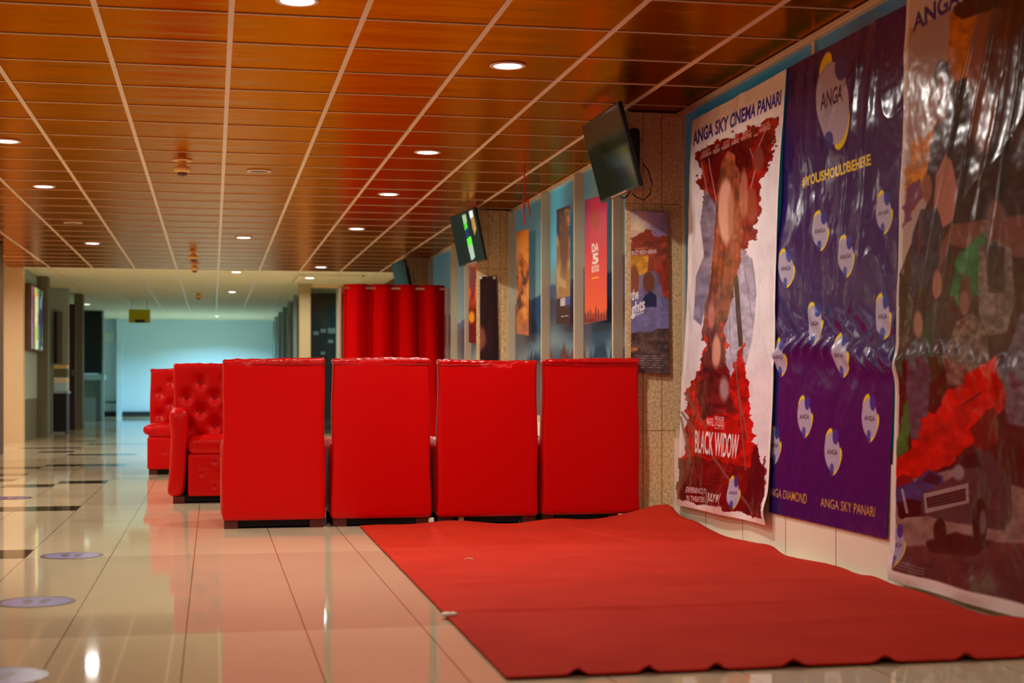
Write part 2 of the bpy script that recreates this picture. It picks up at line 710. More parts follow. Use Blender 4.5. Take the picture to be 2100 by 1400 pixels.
struct(hf.build('trim_4', M['ceil_far']))
# angle trim where the ceiling meets the window wall
struct(MB().box(2.82, -4.8, CEIL - 0.016, 2.84, 22.5, CEIL - 0.006).build('trim_2', M['alu']))

# ---- right wall: low wall, window bays, stone pillars
struct(MB().box(2.80, -4.8, 0.0, 3.3, 22.6, 0.5).build('wall_right', M['cream']))
struct(MB().box(-3.3, -4.9, 0.0, 3.3, -4.8, CEIL).build('wall_back', M['peach']))
jt = MB()
for y in np.arange(3.4, 9.0, 0.62):
    jt.box(2.7985, y, 0.0, 2.8002, y + 0.004, 0.5)
struct(jt.build('trim_3', M['joint']))


def pillar(name, y, x0=2.49, th=0.26):
    m = MB().prism([(x0, y), (3.3, y), (3.3, y + th), (x0 + 0.16, y + th)], 0, CEIL - 0.006)
    o = struct(m.build(name, M['stone'], bevel=0.008))
    g = MB()
    for x in (2.605, 2.725):
        g.box(x, y - 0.0012, 0.0, x + 0.005, y + 0.001, CEIL - 0.01)
    g.box(x0 + 0.01, y - 0.0012, 1.95, 2.84, y + 0.001, 1.954)
    g.box(x0 + 0.01, y - 0.0012, 0.55, 2.84, y + 0.001, 0.554)
    g.build('joint_line', M['joint'], o)
    return o


PY = [3.45, 9.0, 14.35, 19.85]
pillar('wall_pillar_2', PY[1])
pillar('wall_pillar_3', PY[2])
pillar('wall_pillar_4', PY[3])


def mural_color(A):
    """painted landscape film: teal sky, blue mountain ranges, pale mist, dark trees"""
    Y, Z = A.x, A.y
    t = np.clip((Z - 1.4) / 1.1, 0, 1)[..., None]
    A.c = np.array((120, 150, 150.)) * (1 - t) + np.array((62, 122, 136.)) * t
    m1 = 1.62 + 0.30 * (fbm(Y * 1.3, Y * 0 + 1, 5, 3) - 0.35)
    r1 = np.clip((m1 - Z) * 40, 0, 1)
    A.blend(r1, (30, 70, 106))
    m2 = 1.46 + 0.34 * (fbm(Y * 1.9 + 7, Y * 0 + 4, 8, 3) - 0.4)
    A.blend(np.clip((m2 - Z) * 30, 0, 1), (12, 36, 66))
    mist = np.exp(-((Z - 1.12 - 0.1 * np.sin(Y * 2.1)) / 0.14) ** 2)
    A.blend(mist * 0.6, (150, 178, 168))
    tr = 1.10 + 0.30 * (fbm(Y * 9, Y * 0 + 2, 12, 3) - 0.45)
    low = np.clip((tr - Z) * 14, 0, 1)
    n = fbm(Y * 1.2, Y * 0, 3, 2)
    A.blend(low * (n < 0.5), (18, 44, 72))
    A.blend(low * (n >= 0.5), (92, 40, 40))
    A.blend(np.exp(-((Y - 12.45) / 0.35) ** 2) * np.clip((Z - 1.75) * 6, 0, 1), (70, 190, 222))  # outside glow painted into the upper part of one pane


wn = 0


def window_bay(y0, y1, mulls, film=True, paneX=2.86):
    """aluminium frame + one pane (own mesh) per light"""
    global wn
    wn += 1
    w = struct(empty('window_%d' % wn, (paneX, y0, 0.5)))
    ys = [y0] + list(mulls) + [y1]
    fr = MB()
    top, bot = CEIL - 0.017, 0.5
    fr.box(-0.03, 0, top - 0.014 - 0.5, 0.02, y1 - y0, top - 0.5)
    fr.box(-0.05, 0, 0, 0.02, y1 - y0, 0.06)
    fr.build('window_frame', M['alu'], w)
    for i, yy in enumerate(ys):
        mm = MB()
        a = yy - 0.028 - y0 if 0 < i < len(ys) - 1 else (0 if i == 0 else y1 - y0 - 0.05)
        mm.box(-0.072 if film else -0.012, a, 0.0, 0.02, a + 0.036, top - 0.514)
        mm.build('mullion', M['alu'], w)
        g = MB().box(-0.05 if film else -0.008, a + 0.036, 0.0, 0.0, a + 0.048, top - 0.514)
        g.build('gasket', M['alu_dark'], w)
    for i in range(len(ys) - 1):
        a, b = ys[i], ys[i + 1]
        A = Art(60, 160, [(b, top), (a, top), (a, bot), (b, bot)], (60, 120, 130))
        if film:
            mural_color(A)
        else:
            A.c[:] = (22, 100, 118)
            A.blend(vnoise(A.x * 3, A.y * 2, 3) * 0.5, (6, 40, 54))
        o = sheet('window_pane', A, [(0, b - y0, top - 0.5), (0, a - y0, top - 0.5), (0, a - y0, 0), (0, b - y0, 0)], M['mural'], w)


def wy(x, X=WX):
    return float(onX(x, 600, X)[1])


window_bay(PY[0] + 0.3, PY[1] - 0.02, [5.2, 6.9], film=False)
window_bay(PY[1] + 0.3, PY[2] - 0.02, [wy(1256, 2.79), wy(1177, 2.79), wy(1110, 2.79)])
window_bay(PY[2] + 0.3, PY[3] - 0.02, [wy(953, 2.79), wy(925, 2.79)])
window_bay(PY[3] + 0.3, 22.55, [])
struct(MB().box(2.84, -4.8, 0.5, 2.9, PY[0] + 0.3, CEIL).build('wall_right_rear', M['cream']))

# ---- left side of the hall
struct(MB().box(-3.05, -4.8, 0, -2.95, 22.9, CEIL).build('wall_left', M['peach']))
struct(MB().box(-3.0, 18.6, 0, -2.475, 19.1, CEIL - 0.006).build('wall_pillar_left', M['brown_dark'], bevel=0.01))
struct(MB().box(-3.2, 22.75, 0, -2.68, 22.95, CEIL - 0.006).build('wall_left_end', M['peach']))
lw = MB()
lw.box(-3.0, 22.95, 0, -2.69, 24.6, 0.62, 1).box(-3.0, 22.95, 0.62, -2.69, 24.6, CEIL - 0.006, 0)
struct(lw.build('wall_left_far', [M['grey_wall'], M['olive_wall']]))
struct(MB().box(-3.0, 24.6, 0, -2.53, 24.95, CEIL - 0.006).build('wall_left_pier', M['olive_wall']))


def fx(x, Y):                       # X of photo column x at distance Y
    return float(onY(x, 700, Y)[0])


def fz(y, x, Y):
    return float(onY(x, y, Y)[2])


# recess with shelves past the pier
struct(MB().box(-3.6, 27.6, 0, fx(140, 27.6), 27.8, CEIL - 0.006).build('wall_recess', M['grey_wall']))
struct(MB().box(-3.7, 24.9, 0, -3.6, 41, CEIL).build('wall_left_rear', M['grey_wall']))
d1 = struct(empty('door_1', (0, 0, 0)))
MB().box(fx(138, 28.6), 28.6, 0, fx(154, 28.6), 28.72, 2.3).build('door_leaf', M['maroon'], d1)
MB().box(fx(151, 28.6) - .03, 28.55, 0.98, fx(151, 28.6), 28.6, 1.1).build('door_handle', M['chain'], d1)
struct(MB().box(fx(152, 29.2), 29.2, 0, fx(169, 29.2), 29.6, CEIL - 0.006).build('wall_left_post', M['olive_wall']))
struct(MB().box(fx(150, 29.5), 36.0, 0, fx(212, 36), 36.2, CEIL - 0.006).build('wall_kiosk', M['grey_wall']))
kp = struct(empty('door_2', (0, 0, 0)))
MB().box(fx(171, 35.8), 35.8, fz(765, 190, 35.8), fx(209, 35.8), 35.95, fz(637, 190, 35.8)).build('shutter_panel', M['void'], kp)

# far wall
struct(MB().box(-6, 40.6, 0, 6, 40.8, CEIL + .1).build('wall_far', M['far_wall']))
struct(MB().box(-6, 40.5, 0, 6, 40.6, 0.12).build('baseboard_far', M['far_base']))
struct(MB().box(fx(238, 40), 40.2, 0, fx(248, 40), 40.6, CEIL).build('wall_far_pier', M['far_wall']))

# right partition beyond the hall
XR = 1.49
struct(MB().box(fx(614, 25.3), 25.3, 0, fx(637, 25.3), 25.6, CEIL - .006).build('wall_partition_post', M['post']))
pw = struct(empty('window_5', (0, 0, 0)))
y = 26.6
for k in range(6):
    MB().box(XR + .02, y, 0, XR + 0.16, y + 0.16, CEIL - .006).build('mullion', M['grey_wall'], pw)
    MB().box(XR + 0.08, y + .16, 0.05, XR + 0.095, y + 2.3, CEIL - .05).build('glass_panel', M['void'], pw)
    y += 2.3
pf = struct(empty('window_6', (0, 0, 0)))
MB().box(fx(637, 25.4), 25.4, fz(590, 660, 25.4), 2.84, 25.5, CEIL - .006).build('header_panel', M['peach'], pf)
MB().box(fx(637, 25.4), 25.44, 0, 2.84, 25.46, fz(590, 660, 25.4)).build('glass_panel', M['glass'], pf)
MB().box(fx(690, 25.4), 25.38, 0, fx(697, 25.4), 25.5, fz(590, 660, 25.4)).build('mullion', M['grey_wall'], pf)
struct(MB().box(1.75, 28.2, 0, 6, 28.3, CEIL).build('wall_dark_room', M['teal_dark']))
for (x, yy, m_, s) in ((663, 678, 'white_sticker', .05), (680, 678, 'white_sticker', .07), (648, 683, 'white_sticker', .05), (678, 700, 'white_sticker', .045), (662, 724, 'white_sticker', .04)):
    p = onY(x, yy, 28.18)
    tag(MB().box(p[0] - s, 28.17, p[2] - s * .7, p[0] + s, 28.199, p[2] + s * .7).build('paper_notice', M[m_]),
        'small white paper notice on the dark wall behind the far glass partition', 'notice', 'notices behind the far glass')
o1 = struct(MB().box(2.84, 22.5, 0, 3.3, 28.2, CEIL).build('wall_right_far', M['brown_dark']))

# ================================================================== LAMPS
RIM = [(0.098, -0.006), (0.098, -0.001), (0.076, 0.0), (0.074, -0.006), (0.09, -0.010), (0.098, -0.006)]


def downlight(x, y, label, state='on', group=None, color=WARM, watt=None):
    r = empty('downlight', (x, y, CEIL))
    tag(r, label, 'downlight', group)
    m = MB()
    m.lathe([(0.074, -0.003), (0.078, -0.010), (0.096, -0.008), (0.098, -0.001)], seg=32)
    m.build('rim', M['rim'], r, smooth=True)
    MB().lathe([(0.0735, -0.0045), (0.073, -0.007), (0.03, -0.0085)], seg=32).build(
        'diffuser', {'on': M['lamp'], 'far': M['lamp_far'], 'off': M['lamp_off']}[state], r)
    if state != 'off':
        l = bpy.data.lights.new('bulb', 'AREA')
        l.shape = 'DISK'
        l.size = 0.14
        l.energy = watt if watt is not None else (LAMP_W if state == 'on' else FAR_W)
        l.color = color if state == 'on' else FARC
        l.spread = math.radians(165)
        b = bpy.data.objects.new('bulb', l)
        COL.objects.link(b)
        b.parent = r
        b.location = (0, 0, -0.0115)
    return r


downlight(1.53, 7.84, 'lit round downlight nearest the camera in the right ceiling row')
downlight(1.53, 10.88, 'lit downlight second from the camera in the right ceiling row')
downlight(1.53, 13.35, 'lit downlight third from the camera in the right ceiling row')
downlight(1.53, 16.39, 'lit downlight fourth from the camera in the right ceiling row, short of the red curtain')
downlight(1.53, 21.88, 'lit downlight over the red curtain, just before the pale ceiling')
downlight(1.51, 24.13, 'greenish lit downlight in the pale ceiling beside the partition post', 'far')
downlight(0.365, 6.69, 'lit downlight cut by the top edge of the picture')
downlight(0.36, 12.11, 'small dark unlit downlight in the middle row near the smoke detector', 'off')
downlight(0.35, 17.62, 'lit downlight in the middle row, nearest before the row runs to the pale ceiling')
downlight(0.35, 23.08, 'lit downlight in the middle row at the start of the pale ceiling', 'far')
downlight(0.35, 28.11, 'smallest lit downlight, deep in the far corridor ceiling', 'far')
downlight(-1.40, 10.95, 'lit downlight at the left edge of the picture')
downlight(-1.41, 13.4, 'lit downlight second from the camera in the left ceiling row')
downlight(-1.43, 16.37, 'faint dark unlit downlight in the left ceiling row', 'off')
downlight(-1.41, 18.7, 'lit downlight farthest along the left ceiling row')
for (x, y) in ((-1.41, 7.8), (0.365, 1.4)):
    downlight(x, y, 'added dim downlight above the view, brightening the front of the carpet', group='downlights outside the picture')
dl = downlight(0.1, 38.2, 'faint downlight washing the far wall with cool light', 'far', watt=230)
for ch in dl.children:
    if ch.type == 'LIGHT':
        ch.data.color = (0.40, 0.76, 1.0)
        ch.data.spread = math.radians(150)
dl = downlight(-2.6, 33.0, 'small added downlight by the counter at the far left of the corridor', 'far', watt=16)  # added cool fill for the left of the corridor's far end
for ch in dl.children:
    if ch.type == 'LIGHT':
        ch.data.color = (0.45, 0.9, 1.0)
dl = downlight(2.4, 26.8, 'added downlight brightening the glazed dark room behind the partition post', 'far', watt=10)  # added fill inside the room, no fixture known there
for ch in dl.children:
    if ch.type == 'LIGHT':
        ch.data.color = (0.5, 0.95, 1.0)


downlight(1.53, 4.9, 'added dim downlight above the view, brightening the front of the carpet', group='downlights outside the picture', watt=5)  # extra unseen lamp, added to lift the front carpet
downlight(-2.78, 20.8, 'added unseen downlight behind the near left column, brightening the peach wall end', group='downlights outside the picture')  # unseen lamp added to brighten the peach wall end


def detector(px, py, label, s=1.0):
    p = onZ(px, py, CEIL)
    r = tag(empty('smoke_detector', (p[0], p[1], CEIL)), label, 'smoke detector')
    MB().lathe([(0.075, 0), (0.075, -0.006), (0.068, -0.010)]).build('mounting_plate', M['detector'], r, smooth=True)
    MB().lathe([(0.03, -0.008), (0.032, -0.045), (0.062, -0.056), (0.066, -0.072), (0.056, -0.088), (0.042, -0.096)]).build('housing', M['detector'], r, smooth=True)
    MB().lathe([(0.042, -0.094), (0.034, -0.112), (0.012, -0.122)]).build('sensor_cap', M['detector_dark'], r, smooth=True)


detector(374, 328, 'cream smoke detector hanging from the orange ceiling, nearest the camera')
detector(396, 516, 'nearer of the two small smoke detectors seen close together far down the ceiling')
detector(399, 541, 'farther of the two small smoke detectors, at the edge of the pale ceiling')
detector(407, 600, 'faint smoke detector on the pale far ceiling')

# hanging yellow sign
sg = tag(empty('hanging_sign', (0, 0, 0)), 'yellow rectangular sign hanging from the ceiling in front of the far wall', 'sign')
a, b = onY(264, 634, 31), onY(308, 662, 31)
MB().box(a[0], 30.98, b[2], b[0], 31.02, a[2]).build('panel', M['sign'], sg)
c, d = onY(277, 655, 30.97), onY(297, 661, 30.97)
MB().box(c[0], 30.97, d[2], d[0], 30.979, c[2]).build('dark_band', M['ink'], sg)
for xx in (a[0] + .06, b[0] - .06):
    MB().box(xx - .004, 30.996, a[2], xx + .004, 31.004, CEIL).build('hanger', M['chain'], sg)

# ================================================================== LEFT SIDE FURNISHING
def light_box(x0, x1, y0, y1, label, bands):
    """poster cabinet on the left wall, seen almost edge-on"""
    r = tag(empty('poster_cabinet', (0, 0, 0)), label, 'poster case', 'poster cases on the left wall')
    z0, z1 = 1.36, 2.28
    MB().box(-2.69, y0, z0 - .03, -2.60, y1, z1 + .03).build('cabinet_frame', M['brown_dark'], r, bevel=.006)
    A = Art(50, 60, [(0, 1), (1, 1), (1, 0), (0, 0)], bands[0])
    n = fbm(A.x * 3, A.y * 4, int(y0 * 10), 3)
    for i, c in enumerate(bands[1:]):
        A.blend(np.clip((n - 0.36 - 0.09 * i) * 25, 0, 1), c)
    sheet('poster_print', A, [(-2.597, y1 - .04, z1), (-2.597, y0 + .04, z1), (-2.597, y0 + .04, z0), (-2.597, y1 - .04, z0)], M['lit_art'], r)


light_box(0, 0, 22.98, 23.35, 'blue and maroon lit poster case nearest the camera on the left wall', [(90, 30, 20), (30, 40, 120), (150, 60, 90)])
light_box(0, 0, 23.4, 23.95, 'yellow and orange lit poster case, middle one on the left wall', [(210, 220, 190), (230, 160, 40), (160, 190, 60)])
light_box(0, 0, 24.0, 24.55, 'green and white lit poster case farthest along the left wall', [(60, 140, 50), (170, 200, 190), (30, 50, 100)])

cb = tag(empty('low_cabinet', (0, 0, 0)), 'low black cabinet with a pale top on the floor past the left wall pier', 'cabinet')
x0, x1 = fx(109, 26.6), fx(133, 26.6)
MB().box(x0, 26.6, 0.03, x1, 27.1, 0.68).build('cabinet_body', M['void'], cb)
MB().box(x0 + .02, 26.585, 0.06, x1 - .02, 26.6, 0.64).build('door', M['black'], cb)
MB().box(x0, 26.58, 0.68, x1 + .05, 27.12, 0.71).build('top', M['counter'], cb)
MB().box(x1, 26.6, 0.0, x1 + .03, 27.1, 0.68).build('side_panel', M['maroon'], cb)
for (za, zb, c, lb) in ((0.711, .86, 'far_wall', 'white box lying on the low black cabinet'), (0.861, .95, 'sign', 'flat yellowish carton on the white box past the left pier'), (0.951, 1.10, 'olive_wall', 'brown carton in the middle of the stack on the low cabinet'), (1.101, 1.16, 'detector', 'thin cream tray on top of the stack on the low cabinet')):
    tag(MB().box(x0 + .01, 26.63, za, x1 + .03, 27.0, zb).build('carton', M['cream'] if c == 'sign' else M[c], bevel=.005), lb, 'box')
bd = tag(empty('notice_board', (0, 0, 0)), 'narrow dark framed board on the grey recess wall above the cartons', 'board')
MB().box(fx(110, 27.5), 27.5, 1.2, fx(117, 27.5), 27.59, 2.1).build('board_frame', M['void'], bd)
MB().box(fx(117, 27.5), 27.52, 1.2, fx(127, 27.5), 27.59, 2.1).build('board_face', M['olive_wall'], bd)

ct = tag(empty('reception_counter', (0, 0, 0)), 'pale counter with a dark leg against the far left panel', 'counter')
zt = fz(768, 190, 35)
MB().box(fx(160, 35), 35.0, zt - .12, fx(213, 35), 35.78, zt).build('counter_top', M['counter'], ct)
MB().box(fx(196, 35), 35.05, 0, fx(207, 35), 35.3, zt - .12).build('leg', M['counter_leg'], ct)
MB().box(fx(163, 35.4), 35.5, 0, fx(196, 35.4), 35.6, zt - .12).build('modesty_panel', M['grey_wall'], ct)
p = onY(225, 692, 40.58)
tag(MB().box(p[0] - .12, 40.57, p[2] - .12, p[0] + .12, 40.599, p[2] + .12).build('paper_notice', M['white_sticker']), 'faint pale blue paper notice taped to the far wall left of centre', 'notice')
pr = tag(MB().tube([(fx(212, 40), 40.45, .37), (fx(238, 40), 40.45, .37)], 0.03).build('wall_pipe', M['counter_leg'], smooth=True), 'short horizontal pipe low on the far wall at its left end', 'pipe')

# ================================================================== ARMCHAIRS
CW, CD, CH = 0.605, 0.74, 0.935       # body width, depth, height above the feet


def tuft(buttons, depth, sx=0.075, sz=0.075):
    def f(x, z):
        d = 0.0
        for bx, bz in buttons:
            r2 = ((x - bx) / sx) ** 2 + ((z - bz) / sz) ** 2
            d += math.exp(-r2 * 2.2)
        return depth * (1 - min(d, 1.3))
    return f


def make_chair(front=True, left_arm=True, seed=0, roll=False, worn=False):
    rs = random.Random(seed)
    r = empty('tufted_armchair')
    W, D = CW, CD
    z0 = 0.048
    TB = 0.20 if front else 0.10
    ph = [rs.uniform(0, 6) for _ in range(6)]
    # backrest: slab from the base to the top, back face to +Y
    bts = []
    if front:
        zz, row = 0.86, 0
        while zz > 0.44:
            for bx in ((-0.2, 0.0, 0.2) if row % 2 else (-0.1, 0.1)):
                bts.append((bx, zz))
            zz -= 0.105
            row += 1
    tf = tuft(bts, 0.040, .062, .062) if front else None

    def dback(p, n):
        v = np.zeros(3)
        top = max(0, (p[2] - 0.93) / 0.05)
        # slack leather along the top
        wv = 0.006 * math.sin(p[0] * 31 + ph[0]) * math.sin(p[0] * 13 + ph[1]) + 0.004 * math.sin(p[0] * 77 + ph[2])
        if n[2] > 0.2:
            v[2] += wv * min(1, top + .4) + 0.005 * math.cos(p[0] * 5 + ph[3])
        # flat back bellies very slightly
        if n[1] > 0.6:
            v[1] += 0.004 * math.sin((p[2]) * 4 + ph[4]) + 0.003 * math.sin(p[0] * 9 + ph[5] + p[2] * 3)
            v[1] += 0.004 * math.exp(-((p[2] - .945) / .012) ** 2) * -1
        if n[0] ** 2 > 0.3:
            v[0] += (0.004 * math.sin(p[2] * 11 + ph[2]) + 0.010 * (0.5 - p[2])) * np.sign(n[0]) * 0.8
        if tf and n[1] < -0.4 and p[2] > 0.36:
            v[1] -= tf(p[0], p[2])
        return v
    ba = MB()
    ba.rbox((0, D / 2 - TB / 2, (z0 + 0.985) / 2), (W - 0.012, TB, 0.985 - z0), 0.022, (34 if front else 26, 3, 46 if front else 30), dback)
    back = ba.build('backrest', M['leather'], r, smooth=True)
    # creased leather cap running along the top, with its seam
    cap = MB()

    def dcap(p, n):
        w = 0.0022 * math.sin(p[0] * 47 + ph[1]) * math.sin(p[0] * 19 + ph[4]) + 0.0010 * math.sin(p[0] * 120 + p[1] * 60 + ph[0])
        return np.array([0, n[1] * w, n[2] * w + (0.005 * math.cos(p[0] * 5 + ph[3]) if n[2] > .2 else 0)])
    cap.rbox((0, D / 2 - TB / 2 + .002, 0.973), (W - 0.011, TB + 0.003, 0.030), 0.015, (70, 6, 3), dcap)
    cp = cap.build('top_cap', M['leather_top'], back, smooth=True)
    sp = []
    for i in range(40):
        x = -W / 2 + 0.012 + (W - 0.024) * i / 39
        sp.append((x, D / 2 + 0.0025, 0.953 + 0.0016 * math.sin(x * 40 + ph[0])))
    MB().tube(sp, 0.0022, 6).build('seam', M['piping'], back, smooth=True)
    if front:
        for bx, bz in bts:
            o = MB().lathe([(0.004, 0), (0.011, 0.001), (0.008, 0.006), (0.002, 0.008)], seg=12).build('button', M['leather'], back, smooth=True)
            o.location = (bx, D / 2 - 0.205, bz)
            o.rotation_euler = (PI / 2, 0, 0)
    if worn:
        w = MB()
        for _ in range(46):
            cx = rs.choice((0.045, 0.16, 0.165, 0.15)) + rs.gauss(0, .022)
            cz = 0.935 + rs.gauss(0, .012)
            s = rs.uniform(.004, .011)
            an = rs.uniform(0, 6)
            yy = D / 2 - 0.20 - (tf(cx, cz) if tf else 0) - 0.004
            pts = [(cx + s * math.cos(an + k * 1.26) * rs.uniform(.6, 1.2), yy, cz + s * math.sin(an + k * 1.26) * rs.uniform(.6, 1.2)) for k in range(5)]
            n = len(w.v)
            w.v += pts
            w.f.append(tuple(range(n, n + 5)))
            w.mi.append(0)
        w.build('peeled_patch', M['foam'], back)
    # seat
    aw = 0.115 if front else 0.10
    inner = W - 2 * aw if left_arm else W - aw
    sx = 0 if left_arm else -aw / 2
    ybk = D / 2 - TB
    fy = -D / 2

    def dseat(p, n):
        return np.array([0, -0.004 * math.sin(p[0] * 12 + ph[0]) if n[1] < 0 else 0, (0.008 * math.sin(p[0] * 7 + ph[1]) if n[2] > 0 else 0)])
    MB().rbox((sx, (fy + ybk) / 2 - 0.005, 0.405), (inner - 0.004, ybk - fy + 0.02, 0.125), 0.045, (14, 12, 3), dseat).build('seat_cushion', M['leather'], r, smooth=True)
    # base with tufted front apron
    fb = [(sx + a_, b_) for a_, b_ in ((0, .30), (-.085, .215), (.085, .215), (0, .125))]
    tff = tuft(fb, 0.016, .035, .035)

    def dbase(p, n):
        return np.array([0, -tff(p[0], p[2]) if n[1] < -0.5 else 0, 0])
    base = MB().rbox((sx, (fy + ybk) / 2 + 0.01, (z0 + 0.35) / 2), (inner - 0.002, ybk - fy, 0.35 - z0), 0.02, (20, 3, 18), dbase).build('base', M['leather'], r, smooth=True)
    if front:
        for bx, bz in fb:
            o = MB().lathe([(0.003, 0), (0.009, 0.001), (0.006, 0.005), (0.002, 0.006)], seg=10).build('button', M['leather'], base, smooth=True)
            o.location = (bx, fy + .003, bz)
            o.rotation_euler = (PI / 2, 0, 0)
    # arms: padded scroll on top, tall tapered front
    for s in (-1, 1):
        if s < 0 and not left_arm:
            continue
        ax = s * (W / 2 - aw / 2 - (0 if front else -.004))

        def darm(p, n, s=s, ax=ax):
            t = (p[2] - z0) / 0.6
            v = np.zeros(3)
            # flares outward toward the foot, swells at the scroll
            fl_ = 1.0 if front else 0.0
            v[0] += s * 0.028 * fl_ * max(0, 1 - t * 1.4) ** 1.5
            v[0] += s * 0.012 * (fl_ + .1) * math.exp(-((p[2] - 0.60) / .06) ** 2) * (1 if n[0] * s > 0 else .2)
            if n[2] > .3:
                v[2] += 0.006 * math.sin(p[1] * 34 + ph[0]) + 0.010 * math.sin((p[1] - fy) * 4)
            if n[1] < -.5:
                v[1] -= 0.012 * math.sin(min(max(t, 0), 1) * PI)
            return v
        AZ = 0.655 if front else 0.50
        arm = MB().rbox((ax, (fy + ybk) / 2 + .02, (z0 + AZ) / 2), (aw, ybk - fy + 0.05, AZ - z0), 0.045, (5, 14, 16), darm).build('arm', M['leather'], r, smooth=True)
    if roll:      # the seat cushion's edge bulges out where there is no arm
        MB().rbox((-W / 2 + 0.03, (fy + ybk) / 2, 0.415), (0.13, ybk - fy + .05, 0.085), 0.04, (5, 10, 3), dseat).build('side_roll', M['leather'], r, smooth=True)
    MB().box(-W / 2 + .06, fy + .04, .012, W / 2 - .06, D / 2 - .04, z0 + .006).build('underside_shade', M['under'], r)  # black block lowered almost to the floor, standing in for shade
    for fxx in (-1, 1):
        for fyy in (-1, 1):
            MB().box(fxx * (W / 2 - .055) - .04, fyy * (D / 2 - .06) - .035, 0, fxx * (W / 2 - .055) + .04, fyy * (D / 2 - .06) + .035, z0).build('foot', M['wood_foot'], r, bevel=.004)
    return r


YR = 8.885 + CD / 2
edges = [(452, 671), (678, 889), (894, 1107), (1112, 1319)]
labs = ['leftmost red leather armchair of the row seen from the flat back, on bare floor tiles',
        'second red leather armchair from the left in the row with backs to the camera',
        'third red leather armchair from the left in the row, on the carpet edge',
        'rightmost red leather armchair of the row, beside the stone pillar']
for i, (a_, b_) in enumerate(edges):
    xa, xb = fx(a_, 8.885), fx(b_, 8.885)
    c = make_chair(front=False, seed=i + 1)
    c.location = ((xa + xb) / 2, YR + (0.0, .012, .0, .02)[i], 0)
    c.rotation_euler = (0, 0, PI + (0.0, -0.006, 0.004, -.012)[i])
    c.scale = ((xb - xa) / (CW + .012), 1, (1.0, 1.002, 0.997, 1.004)[i])
    if i == 3:          # its seat and arms stop short of the pillar
        for ch in c.children:
            if not ch.name.startswith('backrest'):
                ch.scale = (.80, 1, 1)
                ch.location = (.058, 0, 0)
    tag(c, labs[i], 'armchair', 'row of red armchairs with backs to the camera')
c = make_chair(front=True, seed=7)
c.location = (-0.318 + CW / 2 + .03, 10.86 + CD / 2, 0)
tag(c, 'red button-tufted leather armchair facing the camera, directly left behind the row', 'armchair', 'tufted armchairs facing the camera')
c = make_chair(front=True, left_arm=False, seed=9, roll=True, worn=True)
c.location = (-0.595 + CW / 2, 14.35 + CD / 2, 0)
tag(c, 'farther red tufted armchair with a peeled yellowish patch on the top of its back', 'armchair', 'tufted armchairs facing the camera')

# ================================================================== CARPET
NX, NYc = 120, 260
xs = np.linspace(0, 1, NX)
ysn = np.linspace(0, 1, NYc)
U, V = np.meshgrid(xs, ysn)
Yf = 4.20 + 0.02 * U
Yb = 8.87 + 0.03 * np.sin(U * 23) * (U < .8) + 0.02 * np.sin(U * 9)
Yc = Yf + (Yb - Yf) * V
Xl = 0.815 + 0.03 * V + 0.003 * (fbm(V * 60, V * 0, 4) - .5)
Xr = 2.742 + 0.012 * np.sin(V * 31) + 0.01 * np.sin(V * 17 + 1)
Xc = Xl + (Xr - Xl) * U
Zc = 0.006 + 0.003 * fbm(Xc * 4, Yc * 9, 2) + 0.0035 * (fbm(Xc * 1.2, Yc * 6, 5, 3) > 0.0)


def ridge(yc, amp, w, x0, x1, wob=0.03, sd=0):
    yy = yc + wob * np.sin(Xc * 3 + sd)
    return amp * np.exp(-((Yc - yy) / w) ** 2) * np.clip((Xc - x0) * 6, 0, 1) * np.clip((x1 - Xc) * 6, 0, 1)


Zc = Zc + ridge(5.43, .010, .03, .8, 2.3, .02) + ridge(6.25, .007, .04, .9, 1.6, .05, 2) + ridge(6.6, .006, .035, 1.4, 2.7, .04, 1) + ridge(7.0, .006, .04, 1.2, 2.7, .06, 4)
Zc = Zc + ridge(7.45, .006, .03, 1.3, 2.4, .05, 3) + ridge(6.05, .006, .03, 1.6, 2.7, .04, 5) + ridge(5.0, .005, .05, 1.5, 2.7, .05, 6)
# rucked up against the pillar and along the chairs
Zc = Zc + 0.075 * np.clip((Xc - 2.15) / .5, 0, 1) ** 1.3 * np.clip((Yc - 8.25) / .5, 0, 1) ** 1.5
Zc = Zc + 0.018 * np.clip((Yc - 8.6) / .25, 0, 1) * (0.5 + 0.5 * np.sin(Xc * 9 + 2)) * np.clip((Xc - 1.0) * 3, 0, 1)
Zc = Zc + 0.012 * np.clip((Xc - 2.65) / .12, 0, 1) * (0.5 + 0.5 * np.sin(Yc * 7))
Zc = Zc + 0.022 * np.clip((0.07 - (Yc - Yf)) / .07, 0, 1) * np.clip(np.sin(Xc * 26 + 1 + np.sin(Xc * 5)), 0, 1) ** 6
Zc = Zc + 0.016 * np.clip((Xc - 2.55) / .18, 0, 1) * np.clip(np.sin(Yc * 5.2 + 2), 0, 1) ** 3
mb = MB()
mb.v = list(map(tuple, np.stack([Xc, Yc, Zc], -1).reshape(-1, 3)))
ix = np.arange(NX * NYc).reshape(NYc, NX)
mb.f = [tuple(map(int, q)) for q in np.stack([ix[:-1, :-1], ix[:-1, 1:], ix[1:, 1:], ix[1:, :-1]], -1).reshape(-1, 4)]
mb.mi = [0] * len(mb.f)
cpt = mb.build('red_carpet', M['carpet'], smooth=True)
s = cpt.modifiers.new('thickness', 'SOLIDIFY')
s.thickness = 0.004
s.offset = -1
tag(cpt, 'rumpled red felt carpet on the floor between the chair row and the camera', 'carpet')
